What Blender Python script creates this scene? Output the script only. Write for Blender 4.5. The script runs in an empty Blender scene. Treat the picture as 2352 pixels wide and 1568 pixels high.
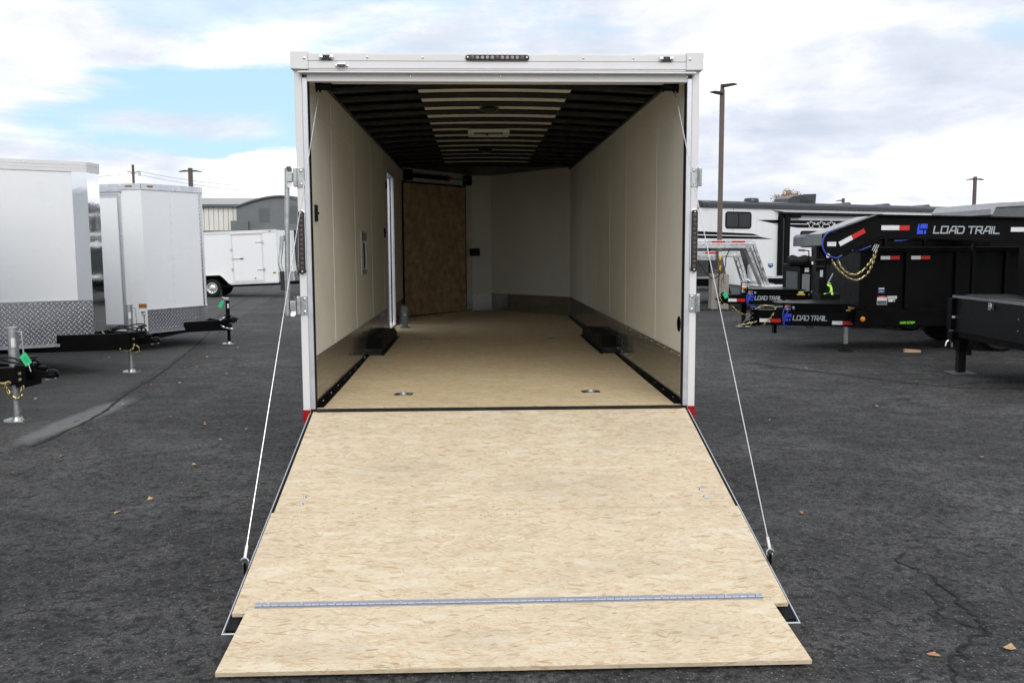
import bpy, bmesh, math, random
from mathutils import Matrix, Vector
random.seed(11)
R = math.radians
scene = bpy.context.scene
col = scene.collection

# ------------------------------------------------------------------ camera
F, PIT, YAW, ROL = 2096.23 / 2352 * 36, .1011, .0385, .0043
cam = bpy.data.cameras.new('camera'); cam.lens = F; cam.sensor_width = 36
cam.clip_start = .05; cam.clip_end = 3000
camo = bpy.data.objects.new('camera', cam); col.objects.link(camo)
_x = Vector((math.cos(YAW), -math.sin(YAW), 0)); _y = Vector((math.sin(YAW), math.cos(YAW), 0)); _z = Vector((0, 0, 1))
_f = math.cos(PIT) * _y - math.sin(PIT) * _z; _u = math.sin(PIT) * _y + math.cos(PIT) * _z
_r = math.cos(ROL) * _x - math.sin(ROL) * _u; _up = math.sin(ROL) * _x + math.cos(ROL) * _u
m = Matrix((_r, _up, -_f)).transposed().to_4x4(); m.translation = (-.1515, -5.9627, 1.7077)
camo.matrix_world = m
scene.camera = camo

# ------------------------------------------------------------------ sky and sun
SUN_EL, SUN_AZ = R(38), R(172)          # azimuth from +Y towards +X
world = bpy.data.worlds.new('World'); scene.world = world; world.use_nodes = True
class G:
    """small node graph builder"""
    def __init__(s, nt): s.nt = nt; s.n = nt.nodes; s.l = nt.links
    def node(s, t, **k):
        n = s.n.new(t)
        for a, v in k.items(): setattr(n, a, v)
        return n
    def put(s, sock, v):
        if isinstance(v, bpy.types.NodeSocket): s.l.new(v, sock)
        elif isinstance(v, (tuple, list)) and len(v) == 3 and sock.type == 'RGBA': sock.default_value = (*v, 1)
        else: sock.default_value = v
    def m(s, op, a, b=0.0, c=0.0):
        n = s.node('ShaderNodeMath', operation=op)
        for i, v in enumerate((a, b, c)): s.put(n.inputs[i], v)
        return n.outputs[0]
    def vm(s, op, a, b=(0, 0, 0)):
        n = s.node('ShaderNodeVectorMath', operation=op); s.put(n.inputs[0], a); s.put(n.inputs[1], b)
        return n.outputs[1] if op in ('DOT_PRODUCT', 'LENGTH') else n.outputs[0]
    def xyz(s, v):
        n = s.node('ShaderNodeSeparateXYZ'); s.put(n.inputs[0], v); return n.outputs
    def comb(s, x, y, z):
        n = s.node('ShaderNodeCombineXYZ')
        for i, v in enumerate((x, y, z)): s.put(n.inputs[i], v)
        return n.outputs[0]
    def noise(s, v, scale, detail=4, rough=.55, dist=0):
        n = s.node('ShaderNodeTexNoise'); s.put(n.inputs['Vector'], v); s.put(n.inputs['Scale'], scale)
        n.inputs['Detail'].default_value = detail; n.inputs['Roughness'].default_value = rough; n.inputs['Distortion'].default_value = dist
        return n.outputs[0]
    def vor(s, v, scale, out='Color', feature='F1', rnd=1.0):
        n = s.node('ShaderNodeTexVoronoi', feature=feature); s.put(n.inputs['Vector'], v); n.inputs['Scale'].default_value = scale
        n.inputs['Randomness'].default_value = rnd
        return n.outputs[out]
    def ramp(s, f, stops, interp='LINEAR'):
        n = s.node('ShaderNodeValToRGB'); n.color_ramp.interpolation = interp
        e = n.color_ramp.elements
        while len(e) < len(stops): e.new(.5)
        for el, (p, c) in zip(e, stops):
            el.position = p; el.color = (*c, 1) if isinstance(c, tuple) else (c, c, c, 1)
        s.put(n.inputs[0], f); return n.outputs[0]
    def ss(s, v, a, b, o0=0.0, o1=1.0):
        n = s.node('ShaderNodeMapRange', interpolation_type='SMOOTHSTEP')
        for i, x in enumerate((v, a, b, o0, o1)): s.put(n.inputs[i], x)
        return n.outputs[0]
    def mix(s, f, a, b, mode='MIX'):
        n = s.node('ShaderNodeMix', data_type='RGBA', blend_type=mode)
        s.put(n.inputs[0], f); s.put(n.inputs[6], a); s.put(n.inputs[7], b)
        return n.outputs[2]
    def bump(s, h, strength=.3, dist=.01, normal=None):
        n = s.node('ShaderNodeBump'); s.put(n.inputs['Height'], h)
        n.inputs['Strength'].default_value = strength; n.inputs['Distance'].default_value = dist
        if normal is not None: s.l.new(normal, n.inputs['Normal'])
        return n.outputs[0]

def build_world():
    nt = world.node_tree; nt.nodes.clear(); g = G(nt)
    out = g.node('ShaderNodeOutputWorld')
    sky = g.node('ShaderNodeTexSky', sky_type='NISHITA'); sky.sun_disc = False
    sky.sun_elevation = SUN_EL; sky.sun_rotation = SUN_AZ; sky.air_density = 1.0; sky.dust_density = 1.2; sky.ozone_density = 1.5
    b1 = g.node('ShaderNodeBackground'); b1.inputs[1].default_value = .125
    g.put(b1.inputs[0], g.mix(.75, sky.outputs[0], (4.0, 6.0, 7.7)))
    d = g.node('ShaderNodeTexCoord').outputs['Generated']
    x, y, z = g.xyz(d)
    el = g.m('ARCSINE', z); az = g.m('ARCTAN2', x, y)
    zz = g.m('ADD', g.m('MAXIMUM', z, 0.0), .16)
    p = g.comb(g.m('DIVIDE', x, zz), g.m('DIVIDE', y, zz), 0.0)            # cloud layer seen in perspective
    q = g.comb(g.m('MULTIPLY', az, 1.0), g.m('MULTIPLY', el, 2.6), 0.0)    # cumulus seen from the side
    n1 = g.noise(g.vm('ADD', p, (3.1, 1.7, 0)), .9, 9, .58, .3)
    n2 = g.noise(q, 7.0, 10, .6, .25)
    n3 = g.noise(g.vm('ADD', q, (5.2, 2.2, 0)), 3.4, 10, .60, .25)
    n4 = g.noise(g.vm('MULTIPLY', q, (1.0, 3.2, 1.0)), 5.0, 8, .6, .2)
    # opening in the overcast low on the left, with a cumulus bank under it
    ex = g.m('DIVIDE', g.m('SUBTRACT', az, -.262), .175)
    ey = g.m('DIVIDE', g.m('SUBTRACT', el, g.m('ADD', .140, g.m('MULTIPLY', g.m('ADD', az, .262), .10))), .052)
    rad = g.m('SQRT', g.m('ADD', g.m('MULTIPLY', ex, ex), g.m('MULTIPLY', ey, ey)))
    rad = g.m('ADD', rad, g.m('MULTIPLY', g.m('SUBTRACT', n2, .5), 1.1))
    rad = g.m('ADD', rad, g.m('MULTIPLY', g.m('SUBTRACT', n4, .5), 1.5))
    gap = g.ss(rad, .70, 1.25, 1.0, 0.0)
    # the cumulus bank's own edge
    bank = g.m('ADD', g.m('SUBTRACT', g.m('ADD', .098, g.m('MULTIPLY', g.m('ADD', az, .255), .19)), el), g.m('MULTIPLY', g.m('SUBTRACT', n2, .5), .075))
    bankm = g.ss(bank, -.002, .006)
    # breaks elsewhere in the layer
    brk = g.m('MULTIPLY', g.ss(n1, .36, .43, 1.0, 0.0), .55)
    bd = g.m('ABSOLUTE', g.m('SUBTRACT', el, g.m('ADD', .126, g.m('MULTIPLY', g.m('SUBTRACT', n2, .5), .035))))
    bd = g.m('MULTIPLY', g.m('MULTIPLY', g.ss(bd, .003, .017, 1.0, 0.0), g.ss(az, -.42, -.35)), g.ss(az, -.24, -.19, 1.0, 0.0))
    gap = g.m('MULTIPLY', gap, g.m('SUBTRACT', 1.0, g.m('MULTIPLY', bd, .85)))
    clear = g.m('MAXIMUM', gap, brk)
    clear = g.m('MULTIPLY', clear, g.m('SUBTRACT', 1.0, g.m('MULTIPLY', bankm, g.ss(el, .16, .2, 1.0, 0.0))))
    shade = g.m('ADD', g.m('MULTIPLY', n3, .62), g.m('MULTIPLY', g.noise(g.vm('ADD', p, (9, 4, 0)), 1.6, 8, .6, .4), .38))
    cc = g.ramp(shade, [(.37, (.58, .635, .74)), (.46, (.70, .745, .835)), (.535, (.90, .915, .97)), (.60, (1.22, 1.22, 1.21))])
    near_bank = g.m('MULTIPLY', bankm, g.ss(az, -.33, -.22))
    near_bank = g.m('MULTIPLY', near_bank, g.ss(el, .12, .16, 1.0, 0.0))
    near_bank = g.m('MULTIPLY', near_bank, g.ss(az, .0, .12, 1.0, 0.0))
    cc = g.mix(near_bank, cc, g.ramp(n4, [(.28, (.70, .74, .88)), (.40, (1.25, 1.25, 1.25))]))
    b2 = g.node('ShaderNodeBackground'); g.put(b2.inputs[0], cc); b2.inputs[1].default_value = 1.0
    mx = g.node('ShaderNodeMixShader'); g.put(mx.inputs[0], clear)
    g.l.new(b2.outputs[0], mx.inputs[1]); g.l.new(b1.outputs[0], mx.inputs[2]); g.l.new(mx.outputs[0], out.inputs[0])
build_world()
sun = bpy.data.lights.new('sun', 'SUN'); sun.energy = 1.5; sun.angle = R(48); sun.color = (1, .96, .9)
suno = bpy.data.objects.new('sun', sun); col.objects.link(suno)
_sd = Vector((math.sin(SUN_AZ) * math.cos(SUN_EL), math.cos(SUN_AZ) * math.cos(SUN_EL), math.sin(SUN_EL)))
suno.rotation_euler = _sd.to_track_quat('Z', 'Y').to_euler(); suno.location = (0, 0, 30)
scene.view_settings.view_transform = 'Standard'; scene.view_settings.look = 'None'
scene.view_settings.exposure = .22; scene.view_settings.gamma = 1
scene.render.engine = 'CYCLES'
scene.cycles.max_bounces = 10; scene.cycles.diffuse_bounces = 6; scene.cycles.glossy_bounces = 4
scene.cycles.use_denoising = True

# ------------------------------------------------------------------ materials
MATS = {}
def new_mat(name):
    mt = bpy.data.materials.new(name); mt.use_nodes = True; nt = mt.node_tree
    b = nt.nodes['Principled BSDF']; MATS[name] = mt
    return mt, G(nt), b
def plain(name, c, rough=.5, metal=0.0, var=.08, vs=6.0, bump=0.0, bs=40.0, spec=.5, rvar=.1, dirt=0.0):
    mt, g, b = new_mat(name)
    co = g.node('ShaderNodeTexCoord').outputs['Object']
    n = g.noise(co, vs, 6, .6)
    lo = tuple(v * (1 - var) for v in c); hi = tuple(min(1, v * (1 + var)) for v in c)
    cc = g.ramp(n, [(.3, lo), (.7, hi)])
    if dirt:
        dn = g.noise(g.vm('MULTIPLY', co, (1, 1, .5)), 2.3, 9, .7)
        cc = g.mix(g.m('MULTIPLY', g.ss(dn, .52, .72), dirt), cc, (.16, .14, .115))
    g.put(b.inputs['Base Color'], cc)
    g.put(b.inputs['Roughness'], g.ss(g.noise(co, vs * 2.3, 6, .6), .25, .75, max(.02, rough - rvar), rough + rvar))
    b.inputs['Metallic'].default_value = metal; b.inputs['Specular IOR Level'].default_value = spec
    if bump: g.put(b.inputs['Normal'], g.bump(g.noise(co, bs, 4, .6), bump, .004))
    return mt

plain('white_paint', (.80, .815, .825), .30, var=.02, vs=1.2, bump=.10, bs=1.7, rvar=.05, spec=.3)
plain('white_frame', (.70, .695, .695), .38, var=.03, vs=3, rvar=.06)
plain('wall_vinyl', (.735, .72, .63), .55, var=.035, vs=1.4, bump=.05, bs=120, dirt=.05)
plain('trim_light', (.78, .77, .69), .4, var=.02)
plain('aluminium', (.74, .75, .77), .34, 1.0, .06, 5, .06, 60)
plain('alu_frame', (.60, .62, .65), .42, .7, .06, 5)
plain('galvanised', (.46, .48, .475), .42, .9, .22, 22, .05, 60)
plain('zinc', (.78, .78, .76), .22, 1.0, .1, 40)
plain('hinge_steel', (.36, .38, .44), .5, .45, .06, 14)
plain('chrome', (.86, .87, .88), .045, 1.0, .02, 2, .25, 1.6, rvar=.02)
plain('black_paint', (.0028, .0028, .0031), .38, var=.25, vs=3, bump=.06, bs=80, spec=.10)
plain('black_matte', (.008, .008, .008), .62, var=.25, vs=8, bump=.1, bs=90, spec=.2)
plain('black_box', (.007, .007, .0072), .55, var=.3, vs=4, bump=.1, bs=70, spec=.2)
plain('rubber', (.010, .010, .010), .75, var=.3, vs=14, bump=.25, bs=110, dirt=.12, spec=.25)
plain('bow_black', (.0045, .0045, .0045), .40, var=.2, vs=4, spec=.22)
plain('liner_white', (.70, .69, .62), .6, var=.05, vs=2)
plain('dark_board', (.45, .32, .18), .8, var=.4, vs=9, bump=.2, bs=60)
plain('red_tape', (.55, .012, .010), .28, var=.06, vs=30)
plain('white_tape', (.74, .75, .76), .3, var=.05, vs=30)
plain('red_reflector', (.33, .008, .008), .25, var=.1, vs=20)
plain('amber', (.75, .22, .01), .25, var=.1, vs=30)
plain('amber_dark', (.33, .14, .015), .3, var=.1, vs=30)
plain('smoked_lens', (.012, .011, .010), .16, var=.2, vs=30)
plain('led', (.085, .058, .05), .2, var=.3, vs=60)
plain('led_clear', (.30, .27, .255), .2, var=.2, vs=60)
plain('dark_glass', (.006, .007, .008), .06, var=.2, vs=3, rvar=.02)
plain('pole_brown', (.105, .075, .06), .5, var=.12, vs=6)
plain('lamp_dark', (.05, .045, .04), .5)
plain('lamp_lens', (.30, .34, .33), .3)
plain('gold_chain', (.50, .42, .20), .3, 1.0, .15, 40)
plain('steel_chain', (.74, .76, .78), .25, 1.0, .1, 40)
plain('blue_logo', (.025, .07, .80), .4, var=.05)
plain('blue_hose', (.022, .055, .33), .35, var=.1)
plain('letter_grey', (.36, .40, .42), .45, var=.05)
plain('letter_green', (.22, .75, .04), .5, var=.05)
plain('tag_green', (.02, .52, .20), .6, var=.06)
plain('tag_lime', (.45, .85, .12), .5, var=.06)
plain('ink', (.02, .03, .02), .7)
plain('sticker_white', (.72, .73, .73), .45, var=.06, vs=30)
plain('sticker_blue', (.03, .07, .22), .45)
plain('sticker_yellow', (.80, .55, .03), .45)
plain('sticker_orange', (.70, .20, .03), .45)
plain('plastic_grip', (.012, .012, .012), .45)
plain('grey_cover', (.10, .113, .118), .45, var=.15, vs=5)
plain('grey_panel', (.55, .57, .57), .5, var=.06, vs=3)
plain('rv_white', (.74, .755, .77), .3, var=.02, vs=1, rvar=.05)
plain('rv_dark', (.035, .04, .043), .3, var=.15, vs=2)
plain('rv_grey', (.38, .39, .40), .5, var=.12, vs=10)
plain('warehouse_siding', (.74, .725, .67), .5, var=.04, vs=.6, dirt=.15)
plain('warehouse_grey', (.155, .172, .178), .7, var=.14, vs=.5, dirt=.25)
plain('warehouse_grey_dark', (.11, .125, .13), .7, var=.14, vs=.5)
plain('roof_grey', (.34, .35, .34), .6, var=.08, vs=.5)
plain('bark', (.12, .085, .06), .9, var=.3, vs=6, bump=.4, bs=20)
plain('autumn_leaf', (.36, .19, .065), .8, var=.4, vs=2)
plain('leaf_yellow', (.48, .33, .16), .7, var=.35, vs=30)
plain('leaf_orange', (.40, .20, .10), .7, var=.35, vs=30)
plain('wood_block', (.50, .33, .18), .8, var=.2, vs=20)
plain('tank_white', (.55, .58, .62), .35, var=.08, vs=5)
plain('steel_grey', (.32, .33, .34), .4, .8, .15, 12)
plain('wheel_silver', (.62, .63, .64), .35, .6, .08, 20)
plain('yellow_plug', (.75, .45, .02), .5)
plain('crack_fill', (.008, .008, .008), .95, var=.3, vs=30)

def plastic_wrap():
    mt, g, b = new_mat('plastic_wrap')
    co = g.node('ShaderNodeTexCoord').outputs['Object']
    b.inputs['Base Color'].default_value = (.75, .77, .78, 1); b.inputs['Roughness'].default_value = .12
    b.inputs['Alpha'].default_value = .05
    g.put(b.inputs['Normal'], g.bump(g.noise(co, 14, 4, .7), .8, .02))
plastic_wrap()

def tread_plate(name, c, rough, metal, pitch, depth, strength=1.0, low=.58):
    """raised lozenges, alternating by 90 degrees, in the plate's own metres (UV)"""
    mt, g, b = new_mat(name)
    uv = g.node('ShaderNodeUVMap').outputs[0]
    u, v, _ = g.xyz(uv)
    s = 1.0 / pitch
    a = g.m('MULTIPLY', g.m('ADD', u, v), s); bb = g.m('MULTIPLY', g.m('SUBTRACT', u, v), s)
    par = g.m('MODULO', g.m('ADD', g.m('ADD', g.m('FLOOR', a), g.m('FLOOR', bb)), 2000.0), 2.0)
    fa = g.m('SUBTRACT', g.m('FRACT', a), .5); fb = g.m('SUBTRACT', g.m('FRACT', bb), .5)
    fa2 = g.m('ABSOLUTE', fa); fb2 = g.m('ABSOLUTE', fb)
    def loz(p, q): 
        p = g.m('DIVIDE', p, .56); q = g.m('DIVIDE', q, .19)
        return g.m('ADD', g.m('MULTIPLY', p, p), g.m('MULTIPLY', q, q))
    e1 = loz(fa2, fb2); e2 = loz(fb2, fa2)
    e = g.m('ADD', g.m('MULTIPLY', e1, g.m('SUBTRACT', 1.0, par)), g.m('MULTIPLY', e2, par))
    h = g.ss(e, .35, 1.1, 1.0, 0.0)
    g.put(b.inputs['Base Color'], g.mix(h, tuple(x * low for x in c), c))  # colour darkened between the lozenges, painting in the contrast of reflections
    big = g.noise(g.vm('MULTIPLY', uv, (1, 1, 1)), 2.2, 4, .5)
    g.put(b.inputs['Roughness'], g.m('ADD', rough, g.m('MULTIPLY', g.m('SUBTRACT', big, .5), .12)))
    b.inputs['Metallic'].default_value = metal
    nb = g.bump(big, .12, .05)
    g.put(b.inputs['Normal'], g.bump(h, strength, depth, nb))
    return mt
tread_plate('tread_plate', (.90, .91, .93), .22, 1.0, .066, .006, 1.0)
tread_plate('tread_plate_fine', (.70, .73, .73), .12, .90, .052, .0020, .50, .60)
tread_plate('tread_plate_black', (.006, .006, .0065), .36, .0, .044, .004, .8); MATS['tread_plate_black'].node_tree.nodes['Principled BSDF'].inputs['Specular IOR Level'].default_value = .2

def osb(name, light, mid, dark, k=1.0, soil=.25):
    mt, g, b = new_mat(name)
    uv = g.node('ShaderNodeUVMap').outputs[0]
    warp = g.node('ShaderNodeTexNoise'); g.put(warp.inputs['Vector'], uv); warp.inputs['Scale'].default_value = 5
    warp.inputs['Detail'].default_value = 3
    w = g.vm('MULTIPLY', g.vm('SUBTRACT', warp.outputs[1], (.5, .5, .5)), (.05, .05, 0))
    uvw = g.vm('ADD', uv, w)
    def strand(ang, sx, sy, off):
        n = g.node('ShaderNodeVectorRotate', rotation_type='Z_AXIS'); g.put(n.inputs['Vector'], g.vm('ADD', uvw, off)); n.inputs['Angle'].default_value = R(ang)
        v = g.vm('MULTIPLY', n.outputs[0], (sx, sy, 1))
        c = g.vor(v, 1.0); cr, cg, cb = g.xyz(c)
        grain = g.noise(g.vm('MULTIPLY', n.outputs[0], (9, 160, 1)), 1.0, 3, .6)
        return cr, cg, grain, v
    layers = [strand(2, 22, 105, (0, 0, 0)), strand(-13, 26, 120, (3.3, 1.1, 0)), strand(17, 24, 112, (7.7, 2.9, 0)), strand(-5, 34, 180, (1.9, 8.3, 0))]
    base = None
    hgt = None
    for i, (cr, cg, gr, v) in enumerate(layers):
        t = g.m('ADD', g.m('MULTIPLY', cr, .7), g.m('MULTIPLY', gr, .3))
        c = g.ramp(t, [(.10, tuple(a * .8 + c_ * .2 for a, c_ in zip(mid, dark))), (.22, mid), (.36, tuple((a * 2 + c_) / 3 for a, c_ in zip(light, mid))), (.62, light), (1.0, tuple(min(1, a * 1.12) for a in light))])
        if base is None: base, hgt = c, cr
        else:
            pick = g.ss(cg, .54, .60)
            base = g.mix(pick, base, c)
            n = g.node('ShaderNodeMix', data_type='FLOAT'); g.put(n.inputs[0], pick); g.put(n.inputs[2], hgt); g.put(n.inputs[3], cr); hgt = n.outputs[0]
    tint = g.vor(g.vm('MULTIPLY', uvw, (6, 30, 1)), 1.0); tr_, tg_, tb_ = g.xyz(tint)
    base = g.mix(g.m('MULTIPLY', g.ss(tr_, .80, .86), .30), base, (.60, .46, .34))
    base = g.mix(g.m('MULTIPLY', g.ss(tg_, .80, .86), .4), base, (.78, .71, .57))
    # fine shadow lines along strand edges, dark slivers, the odd brown chip
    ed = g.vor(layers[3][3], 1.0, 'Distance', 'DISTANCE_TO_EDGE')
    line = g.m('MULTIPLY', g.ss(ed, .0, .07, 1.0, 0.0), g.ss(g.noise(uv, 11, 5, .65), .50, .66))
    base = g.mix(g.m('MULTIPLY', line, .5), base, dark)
    sl = g.noise(g.vm('MULTIPLY', uvw, (20, 150, 1)), 1.0, 7, .72)
    base = g.mix(g.m('MULTIPLY', g.ss(sl, .60, .645), g.m('MULTIPLY', g.ss(g.noise(uv, 7.5, 5, .65), .40, .58), .85)), base, dark)
    chip = g.vor(g.vm('MULTIPLY', uvw, (20, 90, 1)), 1.0); cx, ch, _ = g.xyz(chip)
    base = g.mix(g.m('MULTIPLY', g.ss(ch, .955, .965), g.m('MULTIPLY', cx, .5)), base, dark)
    for ang, sx, sy, off, keep, amt in ((-14, 12, 95, (2.2, .7, 0), .82, .66), (9, 8, 70, (5.1, 3.3, 0), .86, .58), (33, 14, 105, (.4, 6.2, 0), .87, .62), (-48, 17, 120, (8.8, 1.9, 0), .93, .5), (76, 20, 120, (1.2, 9.4, 0), .965, .45)):
        n = g.node('ShaderNodeVectorRotate', rotation_type='Z_AXIS'); g.put(n.inputs['Vector'], g.vm('ADD', uvw, off)); n.inputs['Angle'].default_value = R(ang)
        v = g.vm('MULTIPLY', n.outputs[0], (sx, sy, 1))
        r0, g0, b0 = g.xyz(g.vor(v, 1.0)); dd = g.vor(v, 1.0, 'Distance')
        mk = g.m('MULTIPLY', g.ss(r0, g.m('SUBTRACT', keep, .03), keep), g.ss(dd, g.m('MULTIPLY', g.m('ADD', g0, .4), .22), g.m('MULTIPLY', g.m('ADD', g0, .4), .34), 1.0, 0.0))
        base = g.mix(g.m('MULTIPLY', mk, amt), base, g.mix(b0, dark, (.49, .30, .125)))
    fleck = g.noise(g.vm('MULTIPLY', uvw, (40, 140, 1)), 1.0, 6, .7)
    base = g.mix(g.ss(fleck, .42, .62, .22, 0.0), base, tuple(a * .72 for a in light))
    big = g.noise(uv, 2.1, 9, .7)
    base = g.mix(g.m('MULTIPLY', g.ss(big, .46, .70), soil), base, (.30, .25, .18))
    ux, uy, _ = g.xyz(uv); scn = g.noise(g.vm('MULTIPLY', uv, (1, 2.2, 1)), 9, 8, .75)
    for cx_, cy_, rx, ry in ((-.15, -2.26, .20, .09), (.78, -2.22, .26, .10), (-.85, -2.33, .30, .08), (.95, -.35, .35, .2), (.35, -1.0, .5, .22), (-.6, -.8, .4, .18), (.6, -1.75, .3, .1)):
        q_ = g.m('ADD', g.m('POWER', g.m('DIVIDE', g.m('SUBTRACT', ux, cx_), rx), 2.0), g.m('POWER', g.m('DIVIDE', g.m('SUBTRACT', uy, cy_), ry), 2.0))
        base = g.mix(g.m('MULTIPLY', g.ss(g.m('ADD', q_, g.m('MULTIPLY', scn, 2.2)), .9, 2.3, 1.0, 0.0), .17), base, (.27, .24, .185))
    g.put(b.inputs['Base Color'], base)
    b.inputs['Roughness'].default_value = .78; b.inputs['Specular IOR Level'].default_value = .25
    g.put(b.inputs['Normal'], g.bump(hgt, .3, .0012, g.bump(fleck, .25, .002)))
osb('osb', (.68, .58, .415), (.61, .455, .29), (.31, .165, .065), soil=.17)
osb('osb_floor', (.71, .58, .36), (.60, .445, .25), (.26, .155, .06), soil=.16)

def asphalt():
    mt, g, b = new_mat('asphalt')
    co = g.node('ShaderNodeTexCoord').outputs['Object']
    x, y, z = g.xyz(co)
    big = g.noise(co, .45, 8, .62, .3); mid = g.noise(g.vm('MULTIPLY', co, (1.0, 1.5, 1)), 2.6, 10, .72, .2)
    pit = g.noise(co, 17, 9, .74, .3); grit = g.noise(co, 130, 3, .7)
    stone = g.vor(co, 62, 'Color'); st, sg, _ = g.xyz(stone); sd_ = g.vor(co, 62, 'Distance')
    base = g.ramp(g.m('ADD', g.m('MULTIPLY', big, .45), g.m('MULTIPLY', mid, .55)), [(.34, (.040, .039, .038)), (.45, (.080, .078, .076)), (.52, (.120, .117, .114)), (.63, (.20, .196, .19))])
    base = g.mix(g.ss(pit, .38, .54, .85, 0.0), base, (.010, .010, .010))
    base = g.mix(g.ss(g.noise(co, 48, 6, .7), .40, .56, .6, 0.0), base, (.012, .012, .012))
    cw = g.vm('ADD', co, g.vm('MULTIPLY', g.comb(mid, pit, 0.0), (.9, .9, 0)))
    ck = g.vor(cw, .75, 'Distance', 'DISTANCE_TO_EDGE')
    base = g.mix(g.m('MULTIPLY', g.ss(ck, .003, .015, 1.0, 0.0), g.ss(big, .49, .57)), base, (.010, .010, .010))
    base = g.mix(g.ss(grit, .40, .62, .5, 0.0), base, (.010, .010, .010))
    chip = g.m('MULTIPLY', g.m('MULTIPLY', g.ss(st, .68, .72), g.ss(sd_, .22, .36, 1.0, 0.0)), g.ss(pit, .36, .50))
    base = g.mix(g.m('MULTIPLY', chip, .75), base, g.mix(sg, (.12, .115, .105), (.32, .31, .295)))
    blot = pit
    # older lighter paving beyond the diagonal joint on the left: line through (-4.2,2.27) and (-5.64,12.58)
    side = g.m('ADD', g.m('ADD', x, 4.05), g.m('MULTIPLY', g.m('SUBTRACT', y, 2.27), .14))
    side = g.m('ADD', side, g.m('MULTIPLY', g.m('SUBTRACT', mid, .5), .25))
    old = g.m('MULTIPLY', g.ss(side, -.05, .05, 1.0, 0.0), g.ss(y, 2.0, 3.2))
    base = g.mix(g.m('MULTIPLY', old, .40), base, (.10, .099, .097))
    # pale dried wash beside the joint
    wu = g.m('DIVIDE', g.m('SUBTRACT', y, 3.45), 1.55)
    wv = g.m('DIVIDE', g.m('SUBTRACT', x, g.m('ADD', -4.22, g.m('MULTIPLY', g.m('SUBTRACT', y, 3.45), .03))), .20)
    wr = g.m('SQRT', g.m('ADD', g.m('MULTIPLY', wu, wu), g.m('MULTIPLY', wv, wv)))
    wr = g.m('ADD', wr, g.m('MULTIPLY', g.m('SUBTRACT', g.noise(co, 3.0, 6, .6), .5), .9))
    wash = g.ss(wr, .45, 1.1, 1.0, 0.0)
    base = g.mix(g.m('MULTIPLY', wash, .72), base, (.20, .21, .215))
    hole = g.m('MULTIPLY', g.ss(g.noise(g.vm('MULTIPLY', co, (2.4, 1, 1)), 9, 5, .6), .60, .63), g.ss(wr, .15, .4, 1.0, 0.0))
    base = g.mix(g.m('MULTIPLY', hole, .9), base, (.016, .016, .016))
    g.put(b.inputs['Base Color'], base)
    damp = g.ss(g.noise(co, .8, 6, .6), .5, .72)
    g.put(b.inputs['Roughness'], g.m('SUBTRACT', .86, g.m('MULTIPLY', damp, .22)))
    b.inputs['Specular IOR Level'].default_value = .22
    h = g.m('ADD', g.m('MULTIPLY', grit, .35), g.m('ADD', g.m('MULTIPLY', pit, .9), g.m('MULTIPLY', chip, .25)))
    g.put(b.inputs['Normal'], g.bump(h, .8, .014, g.bump(mid, .25, .05)))
asphalt()

def concrete():
    mt, g, b = new_mat('concrete')
    co = g.node('ShaderNodeTexCoord').outputs['Object']
    n = g.noise(co, 3, 8, .65); x, y, z = g.xyz(co)
    c = g.ramp(n, [(.3, (.27, .245, .205)), (.7, (.40, .37, .32))])
    st = g.noise(g.vm('MULTIPLY', co, (7, 7, 1.5)), 1.5, 7, .7)
    c = g.mix(g.m('MULTIPLY', g.ss(st, .5, .62), g.ss(z, .4, 1.0)), c, (.075, .06, .045))
    g.put(b.inputs['Base Color'], c); b.inputs['Roughness'].default_value = .9
    g.put(b.inputs['Normal'], g.bump(g.noise(co, 40, 5, .7), .4, .01))
concrete()

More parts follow.
